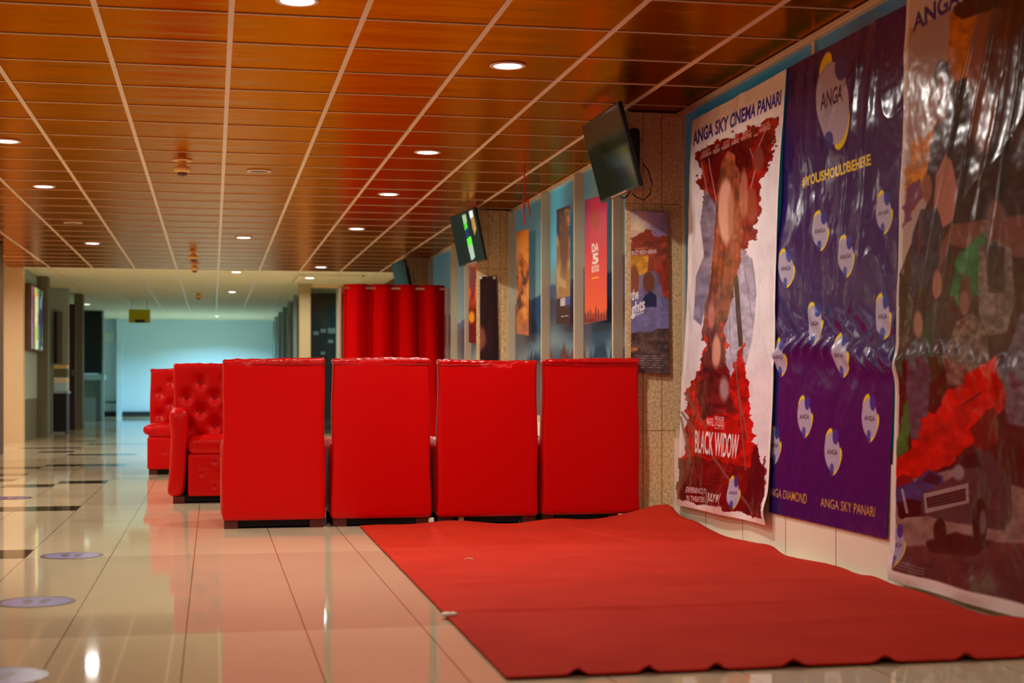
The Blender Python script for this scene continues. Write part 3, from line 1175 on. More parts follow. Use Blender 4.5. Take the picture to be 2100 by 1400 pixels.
# scraps
p = onZ(920, 1268)
mb = MB()
rs = random.Random(3)
for _ in range(9):
    cx, cy = p[0] + rs.uniform(-.03, .03), p[1] + rs.uniform(-.02, .02)
    mb.rbox((cx, cy, .016), (rs.uniform(.012, .03), rs.uniform(.01, .02), .012), .005, (2, 2, 2))
tag(mb.build('crumpled_tissue', M['white_bits'], smooth=True), 'small crumpled white scrap at the left edge of the red carpet', 'litter')
p = onZ(962, 1146, .012)
tag(MB().tube([(p[0] - .02, p[1], .0125), (p[0] - .005, p[1] + .01, .0155), (p[0] + .02, p[1], .0125)], .0018).build('white_thread', M['white_bits']), 'tiny white thread lying on the red carpet', 'litter')
for (px, py, lb) in ((882, 1068, 'white scrap under the gap between the second and third chairs'), (938, 1064, 'small pale scrap under the third chair')):
    p = onZ(px, py, .02)
    tag(MB().rbox((p[0], 8.93, .03), (.035, .03, .03), .008, (2, 2, 2)).build('paper_scrap', M['white_bits'], smooth=True), lb, 'litter')

# ================================================================== FLOOR DECALS
def decal(px, py, dia, label):
    p = onZ(px, py, 0)
    A = Art(120, 120, [(-100, 100), (100, 100), (100, -100), (-100, -100)], (122, 104, 160))
    rr = np.hypot(A.x, A.y) / 100
    A.blend(np.clip((rr - .84) * 30, 0, 1), (70, 36, 50))
    for sx in (-1, 1):
        A.ell(sx * 22, 16, 14, 30, (62, 34, 44), rot=-8 * sx)
        A.ell(sx * 19, -26, 11, 14, (62, 34, 44))
    for k in range(2):
        A.line(-40 + 8 * k, -54 - 12 * k, 40 - 8 * k, -54 - 12 * k, 5, (84, 56, 100), .8)
        A.line(-40 + 8 * k, 58 + 12 * k, 40 - 8 * k, 58 + 12 * k, 5, (84, 56, 100), .8)
    # disc grid (polar) carrying the art
    n, m_ = 40, 72
    v, f, c = [(0, 0, .0012)], [], [A.c[60, 60]]
    for i in range(1, n + 1):
        for j in range(m_):
            a_ = 2 * PI * j / m_
            x_, y_ = i / n * math.cos(a_), i / n * math.sin(a_)
            v.append((x_ * dia / 2, y_ * dia / 2, .0012))
            c.append(A.c[min(119, int((y_ + 1) * 59.5)), min(119, int((x_ + 1) * 59.5))])
    for j in range(m_):
        f.append((0, 1 + j, 1 + (j + 1) % m_))
    for i in range(n - 1):
        for j in range(m_):
            a0 = 1 + i * m_
            f.append((a0 + j, a0 + m_ + j, a0 + m_ + (j + 1) % m_, a0 + (j + 1) % m_))
    me = bpy.data.meshes.new('floor_sticker')
    me.from_pydata(v, [], f)
    ca = me.color_attributes.new('art', 'FLOAT_COLOR', 'POINT')
    cc = np.ones((len(v), 4))
    cc[:, :3] = lin(np.array(c))
    ca.data.foreach_set('color', cc.reshape(-1))
    me.materials.append(M['decal'])
    o = bpy.data.objects.new('floor_sticker', me)
    COL.objects.link(o)
    o.location = (p[0], p[1], 0)
    tag(o, label, 'floor sticker', 'round floor stickers')


decal(147, 1139, .30, 'round lilac footprint sticker on the floor tiles, between two others, left of the chairs')
decal(73, 1234, .30, 'round lilac footprint sticker second nearest the camera at the left')
decal(-12, 1388, .30, 'round lilac floor sticker cut off at the bottom left corner')
decal(20, 1021, .32, 'farthest faint round sticker on the floor at the left edge')

# ================================================================== BANNERS
def corners(tl, tr, br, bl, Xt, Xb):
    return [onX(*tl, Xt), onX(*tr, Xt), onX(*br, Xb), onX(*bl, Xb)]


def logo(A, cx, cy, w, h, sh=0.0, alpha=1.0):
    """rounded grey-lilac egg with yellow and blue lobes and the word ANGA"""
    G, Yl, Bl = (176, 170, 196), (238, 214, 40), (34, 54, 150)
    A.ell(cx - w * .42, cy - h * .80, w * .40, h * .42, Yl, rot=14)
    A.ell(cx + w * .52, cy + h * .48, w * .52, h * .72, Yl, rot=16)
    A.ell(cx - w * .12, cy + h * .88, w * .30, h * .30, Bl)
    A.ell(cx, cy, w, h, G, rot=-3)
    A.ell(cx + w * .42, cy - h * .78, w * .38, h * .40, Bl)
    A.ell(cx - w * .10, cy + h * .80, w * .26, h * .24, Bl, a=.75)
    t = w * .68
    A.text('ANGA', [(cx - t, cy - h * .13 + sh), (cx + t, cy - h * .13 - sh), (cx + t, cy + h * .13 - sh), (cx - t, cy + h * .13 + sh)], (62, 44, 70), .02)
    A.line(cx - t * .5, cy + h * .24, cx + t * .5, cy + h * .23, 1.0, (140, 130, 165), .5)


def creases(seed, amp, vert=1.0):
    def f(u, v):
        a = fbm(u * 2.4 + v * 1.5, v * 4.0, seed, 3)
        rid = 1 - np.abs(fbm(u * 3 + v * 1.2, v * 5 - u * 1.5, seed + 30, 2) * 2 - 1)
        return a * amp + rid ** 5 * amp * 0.35
    return f


# ---- banner 1: white film banner with red lettering and a woman-sized abstract figure replaced by plain colour shapes
P1 = corners((1425, 247), (1613, 141), (1576, 1077), (1390, 1034), 2.826, 2.775)
cr = [tuple(proj(p)) for p in P1]
A = Art(230, 820, cr, (250, 244, 242))
A.poly([(1431, 309), (1608, 226), (1572, 1062), (1396, 1022)], (232, 224, 232), tex=.06, tf=.03)
A.text('ANGA SKY CINEMA PANARI', [(1427, 269), (1604, 182), (1604, 212), (1427, 298)], (52, 44, 150), .035)
n = fbm(A.x * .02, A.y * .012, 4)
A.poly([(1434, 309), (1598, 233), (1590, 300), (1582, 335), (1572, 360), (1566, 430), (1552, 475), (1540, 500), (1500, 560), (1470, 430), (1457, 470), (1447, 400), (1436, 380), (1444, 345)], (134, 18, 14), jit=14, jf=.09, tex=.5)
A.poly([(1450, 318), (1560, 262), (1548, 330), (1520, 420), (1500, 500), (1475, 400)], (92, 12, 12), jit=10, jf=.1, tex=.4)
for (a_, b_, c_, d_) in ((1446, 330, 1470, 470), (1460, 322, 1478, 430), (1575, 262, 1560, 300), (1560, 330, 1548, 380), (1545, 300, 1562, 345)):
    A.line(a_, b_, c_, d_, 2, (214, 190, 186), .6)
# pale garment-like field
A.poly([(1478, 470), (1452, 500), (1428, 560), (1424, 645), (1440, 660), (1462, 560)], (140, 132, 158), blur=3, tex=.3, tf=.06)
A.poly([(1452, 380), (1478, 420), (1470, 520), (1446, 520), (1440, 450)], (120, 108, 128), blur=3, tex=.4, tf=.08)
A.poly([(1500, 500), (1528, 502), (1548, 525), (1556, 590), (1545, 690), (1524, 770), (1502, 800), (1482, 690), (1478, 600)], (176, 168, 192), blur=3, tex=.25)
for (a_, b_, c_, d_) in ((1546, 520, 1554, 600), (1530, 540, 1544, 640), (1510, 560, 1530, 760), (1496, 600, 1500, 720)):
    A.line(a_, b_, c_, d_, 1.5, (112, 100, 126), .7)
# auburn flame-like swathe
A.poly([(1484, 330), (1500, 305), (1514, 312), (1524, 350), (1530, 430), (1526, 520), (1506, 590), (1492, 650), (1470, 690), (1440, 690), (1446, 640), (1462, 540), (1472, 440)], (132, 64, 40), jit=5, jf=.06, tex=.6, tf=.06, blur=1)
for k in range(26):
    t = k / 25
    A.line(1484 + 36 * t, 330 + 30 * abs(t - .5), 1448 + 66 * t + 8 * math.sin(k * 2.1), 680 - 150 * t * t, 1.0, (186, 104, 66) if k % 2 else (88, 34, 24), .35)
A.ell(1495, 428, 17, 66, (220, 158, 134), soft=.25)
A.ell(1508, 440, 10, 62, (166, 92, 70), soft=.5, a=.6)
A.poly([(1507, 560), (1517, 560), (1527, 700), (1517, 704)], (72, 48, 46))
A.ell(1548, 415, 13, 36, (150, 62, 44), soft=.4)
A.ell(1562, 322, 10, 24, (130, 60, 48), soft=.4)
A.ell(1533, 392, 9, 50, (188, 120, 94), soft=.4, a=.8)
# lower red brushwork and dark masses
A.poly([(1458, 625), (1466, 640), (1470, 680), (1484, 655), (1494, 690), (1492, 740), (1504, 770), (1512, 720), (1526, 690), (1535, 790), (1548, 900), (1560, 930), (1562, 1060), (1396, 1022), (1404, 940), (1412, 860), (1410, 800), (1428, 770), (1445, 700)], (176, 22, 16), jit=10, jf=.08, tex=.45)
A.poly([(1460, 650), (1480, 665), (1492, 720), (1500, 800), (1510, 840), (1440, 850), (1432, 810), (1442, 740)], (92, 26, 28), jit=8, jf=.1, tex=.7, blur=1)
A.ell(1471, 712, 9, 34, (206, 140, 122), soft=.4)
A.ell(1461, 640, 7, 28, (186, 110, 90), soft=.5)
A.ell(1487, 790, 9, 24, (180, 160, 164), soft=.6, a=.8)
A.poly([(1396, 940), (1420, 930), (1560, 960), (1572, 930), (1570, 1062), (1395, 1022)], (98, 16, 18), jit=8, jf=.08, tex=.4, a=.85)
A.poly([(1540, 960), (1548, 912), (1556, 905), (1560, 940), (1572, 960), (1571, 1062), (1530, 1050)], (74, 16, 24), jit=3, jf=.2)
for (a_, b_, c_, d_, w_) in ((1408, 800, 1450, 870, 5), (1400, 850, 1420, 945, 5), (1510, 740, 1532, 960, 3), (1515, 790, 1536, 900, 3), (1402, 840, 1548, 1052, 5)):
    A.line(a_, b_, c_, d_, w_, (128, 92, 84), .75)
A.poly([(1453, 848), (1468, 849), (1468, 871), (1453, 869)], (206, 24, 22))
A.text('MARVEL', [(1454, 851), (1467, 852), (1467, 868), (1454, 866)], (240, 230, 230), .01)
A.text('STUDIOS', [(1469, 850), (1487, 852), (1487, 871), (1469, 868)], (240, 230, 230), .01)
for yy in (848, 872):
    A.line(1469, yy, 1487, yy + 2, 1, (240, 230, 230))
A.text('BLACK WIDOW', [(1429, 876), (1518, 885), (1515, 938), (1429, 924)], (240, 232, 236), .02)
A.text('EXPERIENCE IT', [(1416, 996), (1453, 1000), (1453, 1012), (1416, 1008)], (232, 216, 220), .02)
A.text('IN THEATERS', [(1418, 1014), (1451, 1018), (1451, 1030), (1418, 1026)], (232, 216, 220), .02)
A.text('JULY 9', [(1457, 1008), (1484, 1012), (1483, 1035), (1457, 1030)], (240, 228, 230), .03)
A.line(1455, 1004, 1454, 1032, 1, (220, 200, 205))
A.line(1486, 1010, 1485, 1038, 1, (220, 200, 205))
for k, (s1, s2, xx) in enumerate((('SCARLETT', 'JOHANSSON', 1443), ('FLORENCE', 'PUGH', 1469), ('DAVID', 'HARBOUR', 1486), ('O-T', 'FAGBENLE', 1507), ('RAY', 'WINSTONE', 1526), ('RACHEL', 'WEISZ', 1562))):
    w_ = (22, 13, 17, 16, 21, 22)[k]
    yb = 326 - (xx - 1443) * .47
    A.text(s2, [(xx, yb - 9), (xx + w_, yb - 9 - w_ * .47), (xx + w_, yb - w_ * .47), (xx, yb)], (222, 190, 176), .02)
    A.text(s1, [(xx + 3, yb - 17), (xx + w_ - 2, yb - 17 - w_ * .4), (xx + w_ - 2, yb - 11 - w_ * .42), (xx + 3, yb - 11)], (214, 180, 166), .015)
A.text('AND', [(1552, 272), (1560, 268), (1560, 274), (1552, 278)], (222, 190, 176), .02)
for yy in range(942, 985, 8):
    A.line(1408, yy, 1520, yy + 16, .9, (150, 60, 54), .5)
logo(A, 1508, 1008, 11, 30)
c1 = creases(5, .014)


def disp1(u, v):
    d = c1(u, v) + .012 * np.sin(v * 9 + u * 2) * v + .010 * np.exp(-((u - .55) / .05) ** 2) * np.clip(v - .75, 0, 1) * 4
    d += .012 * np.exp(-((v - .03) / .03) ** 2) * (1 + np.sin(u * 14))
    return d


b1 = tag(empty('cinema_banner', (0, 0, 0)), 'white vinyl film banner with red brushwork, hung next to the stone pillar', 'banner')
sheet('printed_sheet', A, P1, M['vinyl'], b1, disp1, thick=.0015)

# ---- banner 2: dark purple step-and-repeat banner
P2 = corners((1616, 140), (1868, 6), (1820, 1106), (1577, 1050), 2.838, 2.792)
cr = [tuple(proj(p)) for p in P2]
A = Art(290, 860, cr, (44, 20, 98))
A.blend(np.clip((fbm(A.x * .01, A.y * .006, 2) - .3) * 1.2, 0, 1) * .5, (58, 22, 92))
# large emblem
Yl, Bl, Gr = (238, 214, 40), (30, 48, 140), (176, 170, 196)
A.ell(1696, 138, 11, 32, Yl, rot=10)
A.ell(1733, 262, 15, 44, Yl, rot=14)
A.ell(1713, 210, 34, 84, Gr, rot=-4)
A.ell(1727, 140, 13, 24, Bl)
A.ell(1706, 284, 8, 17, Bl, a=.85)
A.text('ANGA', [(1686, 190), (1732, 168), (1733, 205), (1686, 226)], (62, 40, 66), .02)
A.line(1694, 238, 1726, 226, 1.2, (140, 130, 165), .7)
A.text('#YOUSHOULDBEHERE', [(1648, 361), (1792, 312), (1792, 338), (1648, 384)], (240, 216, 60), .035)
for (x_, y_, w_, h_, s_) in ((1686, 470, 15, 35, 2), (1817, 432, 16, 38, 3), (1740, 522, 15, 37, 2), (1619, 547, 15, 34, 1), (1676, 660, 14, 37, 1), (1814, 645, 16, 40, 1), (1604, 729, 13, 34, 0), (1731, 725, 16, 39, 0), (1652, 852, 14, 37, 0), (1785, 855, 16, 42, -1), (1590, 911, 11, 33, 0), (1709, 925, 16, 41, -1)):
    logo(A, x_, y_, w_, h_, s_)
A.text('ANGA DIAMOND', [(1575, 998), (1656, 1012), (1655, 1033), (1575, 1014)], (204, 158, 60), .006)
A.text('ANGA SKY PANARI', [(1684, 1019), (1797, 1038), (1796, 1060), (1684, 1038)], (204, 158, 60), .006)
A.line(1577, 840, 1577, 870, 2, (190, 170, 60))
c2 = creases(11, .017)


def disp2(u, v):
    d = c2(u, v) * (1 - .55 * np.exp(-((v - .70) / .07) ** 2)) * (.30 + 1.0 * np.clip((v - .30) * 5, 0, 1) * np.clip((1.02 - v) * 6, .3, 1))
    # the heavy horizontal fold with fine vertical puckers
    vf = .355 + .02 * np.sin(u * 5)
    g = np.exp(-((v - vf) / .022) ** 2)
    d += .016 * g + .0045 * g * np.sin(u * 70 + 6 * np.sin(v * 40)) + .006 * np.exp(-((v - vf - .05) / .05) ** 2) * np.sin(u * 34 + 3 * np.sin(v * 30))
    # long drapes falling from the upper left
    for (u0, k, w_, a_) in ((.10, .10, .02, .002), (.2, .16, .02, .003), (.3, .1, .025, .004), (.78, -.12, .03, .008), (.66, -.2, .025, .007)):
        d += a_ * np.exp(-((u - u0 - k * (1 - v)) / w_) ** 2) * np.clip((v - .35) * 4, 0, 1)
    return d


b2 = tag(empty('cinema_banner', (0, 0, 0)), 'dark purple vinyl banner with one large and many small grey egg emblems', 'banner')
sheet('printed_sheet', A, P2, M['vinyl'], b2, disp2, thick=.0015)

# ---- banner 3: action film banner cut by the right edge
tl3 = onX(1865, -5, 2.826)
bl3 = onX(1825, 1196, 2.772)
bl3[2] += .016
P3 = [tl3, (2.828, tl3[1] - 1.52, tl3[2]), (2.775, bl3[1] - 1.52, bl3[2] - .004), bl3]
cr = [tuple(proj(p)) for p in P3]
A = Art(330, 860, cr, (236, 220, 212))
A.poly([(1872, 60), (1962, 16), (2400, -260), (2400, 1330), (2100, 1236), (1835, 1168), (1842, 960), (1850, 700), (1862, 400)], (196, 168, 160))
A.poly([(1958, 22), (2400, -240), (2400, 1330), (2100, 1236), (1840, 1168), (1846, 800), (1850, 560), (1900, 440), (1945, 300), (1950, 120)], (58, 26, 24), tex=.3, tf=.02)
# flames
A.poly([(1954, 26), (2040, -20), (2020, 60), (2005, 150), (1992, 260), (1965, 250), (1950, 180), (1948, 90)], (216, 122, 22), jit=8, jf=.04, tex=.3, blur=4)
A.poly([(1936, 228), (1906, 262), (1880, 285), (1862, 360), (1861, 420), (1880, 432), (1905, 400), (1935, 300)], (224, 136, 26), jit=12, jf=.06, tex=.4, blur=3)
A.poly([(1862, 395), (1890, 360), (1902, 395), (1875, 440), (1860, 470)], (128, 70, 110), jit=8, jf=.08, blur=2)
# large plain shapes: dark torso, brown oval, skin tone oval
A.poly([(1945, 175), (1990, 160), (2012, 250), (2100, 300), (2400, 320), (2400, 620), (2060, 520), (1970, 460), (1930, 400), (1906, 360), (1918, 280)], (34, 18, 26), blur=3)
A.ell(2034, 120, 38, 118, (150, 88, 66), rot=2, soft=.25)
A.ell(2056, 130, 30, 118, (70, 34, 30), rot=2, soft=.6, a=.8)
A.ell(2022, 250, 26, 62, (140, 76, 58), soft=.4)
A.ell(1939, 165, 18, 42, (62, 40, 40), soft=.2)
A.ell(1936, 205, 16, 52, (170, 116, 96), soft=.35)
A.poly([(1912, 300), (1940, 250), (1965, 290), (1950, 400), (1918, 420)], (44, 30, 40), blur=3)
A.poly([(1946, 312), (1958, 330), (1972, 390), (1966, 450), (1935, 470), (1921, 430), (1925, 360)], (196, 126, 108), blur=2)
A.ell(1908, 385, 10, 30, (164, 100, 84), soft=.4)
A.poly([(1895, 430), (1930, 425), (1942, 480), (1936, 540), (1905, 590), (1870, 590), (1878, 480)], (52, 48, 70), blur=2, tex=.5)
A.line(1893, 470, 1890, 520, 3, (150, 30, 30))
A.poly([(1960, 460), (2100, 440), (2400, 420), (2400, 560), (2020, 520), (1955, 500), (1930, 560), (1935, 500)], (150, 84, 66), blur=4, a=.8)
A.poly([(2034, 470), (2000, 495), (1966, 530), (1952, 600), (1985, 640), (2012, 600), (2030, 560)], (18, 122, 66), jit=10, jf=.05, tex=.4, blur=3)
A.poly([(1862, 800), (1850, 860), (1832, 935), (1826, 975), (1862, 930), (1872, 850)], (20, 120, 50), jit=8, jf=.05, tex=.3, blur=2)
A.poly([(1905, 640), (1935, 660), (1940, 760), (1905, 790), (1890, 700)], (16, 84, 44), a=.7, blur=4)
# row of smaller plain shapes in greys and tans
for (cx, cy, rx, ry, c_) in ((2050, 440, 16, 34, (128, 78, 62)), (1928, 585, 11, 32, (176, 118, 98)), (1987, 600, 14, 38, (92, 60, 52)), (1888, 665, 9, 28, (176, 122, 104)), (1985, 622, 9, 26, (150, 100, 82))):
    A.ell(cx, cy, rx, ry, c_, soft=.35)
A.poly([(2016, 505), (2050, 490), (2082, 510), (2088, 620), (2070, 680), (2030, 690), (2012, 640)], (128, 112, 104), blur=2, tex=.5, tf=.1)
A.poly([(2032, 505), (2068, 505), (2066, 600), (2036, 600)], (62, 48, 50), blur=2)
A.poly([(1918, 620), (1940, 600), (1958, 640), (1950, 720), (1925, 740), (1912, 690)], (58, 40, 42), blur=2, tex=.4)
A.poly([(1965, 660), (2000, 640), (2030, 680), (2035, 740), (2000, 790), (1945, 790), (1940, 730)], (120, 98, 90), blur=2, tex=.6, tf=.1)
A.poly([(1876, 705), (1905, 695), (1912, 760), (1900, 900), (1870, 900), (1860, 790)], (84, 76, 96), blur=2, tex=.4)
A.poly([(2050, 780), (2100, 640), (2400, 600), (2400, 900), (2070, 870)], (104, 96, 112), blur=3, tex=.5)
# red smoke
A.poly([(1820, 1010), (1826, 965), (1867, 922), (1880, 880), (1900, 846), (1925, 830), (1954, 806), (1995, 770), (2030, 740), (2057, 722), (2064, 766), (2058, 820), (2047, 890), (2010, 915), (1975, 925), (1954, 955), (1900, 970), (1860, 985)], (224, 26, 12), jit=16, jf=.035, tex=.35, tf=.04, blur=2)
A.poly([(1990, 880), (2040, 830), (2048, 900), (2000, 930)], (120, 20, 16), jit=10, jf=.05, blur=3)
# road
A.poly([(1820, 1010), (1860, 985), (1960, 960), (2100, 1000), (2400, 1040), (2400, 1340), (2100, 1236), (1840, 1168)], (150, 122, 116), tex=.3, tf=.05, blur=2)
A.poly([(1860, 1120), (2000, 1110), (2400, 1120), (2400, 1340), (2100, 1236), (1840, 1168)], (86, 52, 52), tex=.3, tf=.05, blur=4)


def car(pts, body, dark_, scale, x, y, glass):
    A.poly([(x + px_ * scale, y + py_ * scale) for px_, py_ in pts], body, tex=.15, tf=.1)


# plain small red car and blue car
A.poly([(1822, 1012), (1830, 988), (1850, 972), (1872, 976), (1880, 1000), (1876, 1030), (1826, 1034)], (140, 20, 26), blur=1)
A.poly([(1838, 1000), (1880, 985), (1905, 962), (1935, 975), (1940, 1010), (1930, 1050), (1846, 1060), (1840, 1035)], (40, 60, 120), blur=1, tex=.3)
A.poly([(1892, 985), (1908, 966), (1930, 978), (1928, 996)], (20, 24, 44))
A.poly([(1842, 1030), (1862, 1022), (1900, 1028), (1900, 1058), (1846, 1062)], (18, 16, 26))
A.ell(1852, 1052, 9, 12, (14, 10, 14))
A.line(1852, 1004, 1862, 1050, 5, (206, 190, 196), .8)
# big dark muscle car
A.poly([(1892, 1012), (1960, 975), (1972, 935), (2005, 922), (2030, 922), (2052, 950), (2075, 985), (2078, 1060), (2060, 1088), (1930, 1066), (1892, 1052)], (74, 58, 62), blur=1, tex=.2)
A.poly([(1968, 960), (1978, 932), (2008, 925), (2016, 958)], (24, 20, 26))
A.poly([(1896, 1012), (1988, 990), (1990, 1030), (1900, 1052)], (168, 150, 150))
A.poly([(1901, 1020), (1983, 1000), (1984, 1026), (1904, 1042)], (40, 30, 34))
for k in range(3):
    A.line(1904, 1026 + 6 * k, 1982, 1007 + 6 * k, 1, (120, 106, 106))
A.ell(1930, 1088, 13, 26, (20, 14, 16))
A.ell(2012, 1070, 15, 50, (20, 14, 16))
A.ell(2018, 1070, 7, 26, (110, 96, 98), soft=.4)
A.ell(1968, 968, 12, 16, (150, 140, 146), soft=.5)
A.poly([(1900, 1110), (1960, 1090), (2040, 1110), (2000, 1140), (1910, 1132)], (34, 22, 24), blur=3)
A.line(1975, 830, 2015, 805, 3, (60, 40, 44))
A.text('ANGA SKY CINEMA PANARI', [(1879, 32), (2280, -245), (2280, -180), (1879, 68)], (52, 44, 150), .035)
A.poly([(1960, 14), (2400, -262), (2400, -120), (2040, 20), (1978, 40), (1962, 30)], (48, 20, 20), blur=2)
logo(A, 1841, 1117, 16, 37)
for k in range(3):
    A.line(1838, 1148 + 6 * k, 1900, 1166 + 6 * k, 1.4, (190, 170, 166), .6)
A.c *= .86  # print darkened to stand in for the light falling off here
# white hem
A.poly([(1826, 1166), (2100, 1240), (2420, 1330), (2420, 1400), (1826, 1210)], (232, 220, 214))
A.poly([(1857, -10), (1872, -10), (1842, 700), (1837, 1200), (1815, 1200), (1822, 700)], (232, 222, 216))
c3 = creases(23, .014)


def disp3(u, v):
    d = c3(u, v) * (.4 + .9 * np.clip((v - .3) * 5, 0, 1))
    vf = .37 + .015 * np.sin(u * 8)
    g = np.exp(-((v - vf) / .02) ** 2)
    d += .014 * g + .004 * g * np.sin(u * 80)
    for (u0, k, w_, a_) in ((.45, -.5, .012, .008), (.62, -.35, .012, .008), (.36, -.6, .010, .007), (.55, -.45, .02, .006), (.8, -.3, .02, .008)):
        d += a_ * np.exp(-((u - u0 - k * (.85 - v)) / w_) ** 2) * np.clip((v - .38) * 5, 0, 1)
    d += .010 * np.exp(-((v - .02) / .025) ** 2) * (1 + np.sin(u * 17))
    return d


b3 = tag(empty('cinema_banner', (0, 0, 0)), 'dark action film banner with red smoke and cars, reaching the floor at the right edge', 'banner')
sheet('printed_sheet', A, P3, M['vinyl'], b3, disp3, thick=.0015)

# ================================================================== SMALL POSTERS
def poster_on_wall(px0, px1, yt0, yt1, yb0, yb1, X, label, paint, base, name='film_poster'):
    P = corners((px0, yt0), (px1, yt1), (px1, yb1), (px0, yb0), X, X)
    A = Art(60, 160, [tuple(proj(p)) for p in P], base)
    paint(A)
    o = sheet(name, A, P, M['paper'], None, lambda u, v: .002 + .003 * fbm(u * 2, v * 3, int(px0)), thick=.001)
    return tag(o, label, 'poster')


def pt1(A):
    n = fbm(A.x * .09, A.y * .04, 3)
    A.blend(np.clip((n - .45) * 9, 0, 1), (226, 150, 70))
    A.blend(np.clip((.4 - n) * 9, 0, 1), (90, 50, 40))
    A.blend(np.clip((540 - A.y) / 60, 0, 1) * .7, (232, 132, 40))
    A.blend(np.clip((A.y - 640) / 40, 0, 1) * .7, (180, 110, 80))


def pt2(A):
    n = fbm(A.x * .09, A.y * .05, 9)
    A.poly([(1130, 430), (1180, 415), (1180, 480), (1130, 500)], (50, 80, 130), blur=3)
    A.blend(np.clip((n - .5) * 9, 0, 1) * np.clip((620 - A.y) / 20, 0, 1), (206, 170, 120))
    A.ell(1158, 500, 9, 60, (120, 80, 56), soft=.5)
    A.poly([(1130, 615), (1180, 605), (1180, 690), (1130, 690)], (52, 22, 30))
    A.poly([(1150, 612), (1170, 608), (1170, 624), (1150, 628)], (206, 200, 206))
    A.poly([(1160, 610), (1170, 608), (1170, 624), (1160, 626)], (60, 90, 170))
    A.line(1152, 649, 1166, 647, 1.4, (214, 200, 200))


def pt3(A):
    t = np.clip((A.y - 410) / 240, 0, 1)[..., None]
    A.c = np.array((196, 30, 96.)) * (1 - t) + np.array((240, 96, 40.)) * t
    A.blend(np.clip((1214 - A.x) / 14, 0, 1) * np.clip((520 - A.y) / 100, 0, 1) * .6, (120, 30, 110))
    A.ell(1222, 450, 10, 22, (176, 60, 40), soft=.4)
    A.text('DA', [(1215, 500), (1229, 497), (1229, 515), (1215, 518)], (244, 226, 220), .04)
    A.text('5', [(1216, 520), (1229, 517), (1229, 540), (1216, 543)], (244, 226, 220), .05)
    A.text('BLOODS', [(1215, 545), (1230, 542), (1230, 556), (1215, 559)], (244, 226, 220), .03)
    A.line(1216, 570, 1228, 568, 3, (250, 170, 40))
    for k in range(9):
        x = 1202 + k * 5.4
        A.poly([(x - 3, 662), (x - 1, 640 - (k % 3) * 5 - (12 if k == 4 else 0)), (x + 2, 642), (x + 3, 662)], (120, 24, 30))


poster_on_wall(1060, 1085, 475, 469, 684, 688, 2.80, 'narrow orange film poster in the leftmost window light between the pillars', pt1, (196, 104, 44))
poster_on_wall(1142, 1170, 430, 420, 665, 666, 2.80, 'film poster with a dark maroon foot in the second window light', pt2, (170, 130, 84))
poster_on_wall(1200, 1246, 410, 398, 664, 656, 2.80, 'pink to orange film poster with white lettering in the third window light', pt3, (210, 50, 80))


def pt4(A):
    n = fbm(A.x * .1, A.y * .03, 30)
    A.blend(np.clip((n - .5) * 9, 0, 1), (120, 40, 60))
    A.blend(np.clip((A.y - 610) / 30, 0, 1), (92, 20, 24))
    A.ell(968, 650, 6, 12, (236, 150, 30), soft=.6)


poster_on_wall(962, 982, 545, 540, 702, 706, 2.80, 'narrow orange to maroon film poster beside the second television', pt4, (222, 96, 30))


def poster_on_face(x0, x1, y0, y1, Y, label, paint, base, tilt=6, nm='film_poster'):
    P = [onY(x0, y0, Y), onY(x1, y0 + tilt, Y), onY(x1 + 4, y1 + tilt, Y), onY(x0, y1, Y)]
    A = Art(110, 260, [tuple(proj(p)) for p in P], base)
    paint(A)
    o = sheet(nm, A, P, M['paper'], None, lambda u, v: .002 + .004 * fbm(u * 2, v * 3, 7), axis=(0, -1, 0), thick=.001)
    return tag(o, label, 'poster')


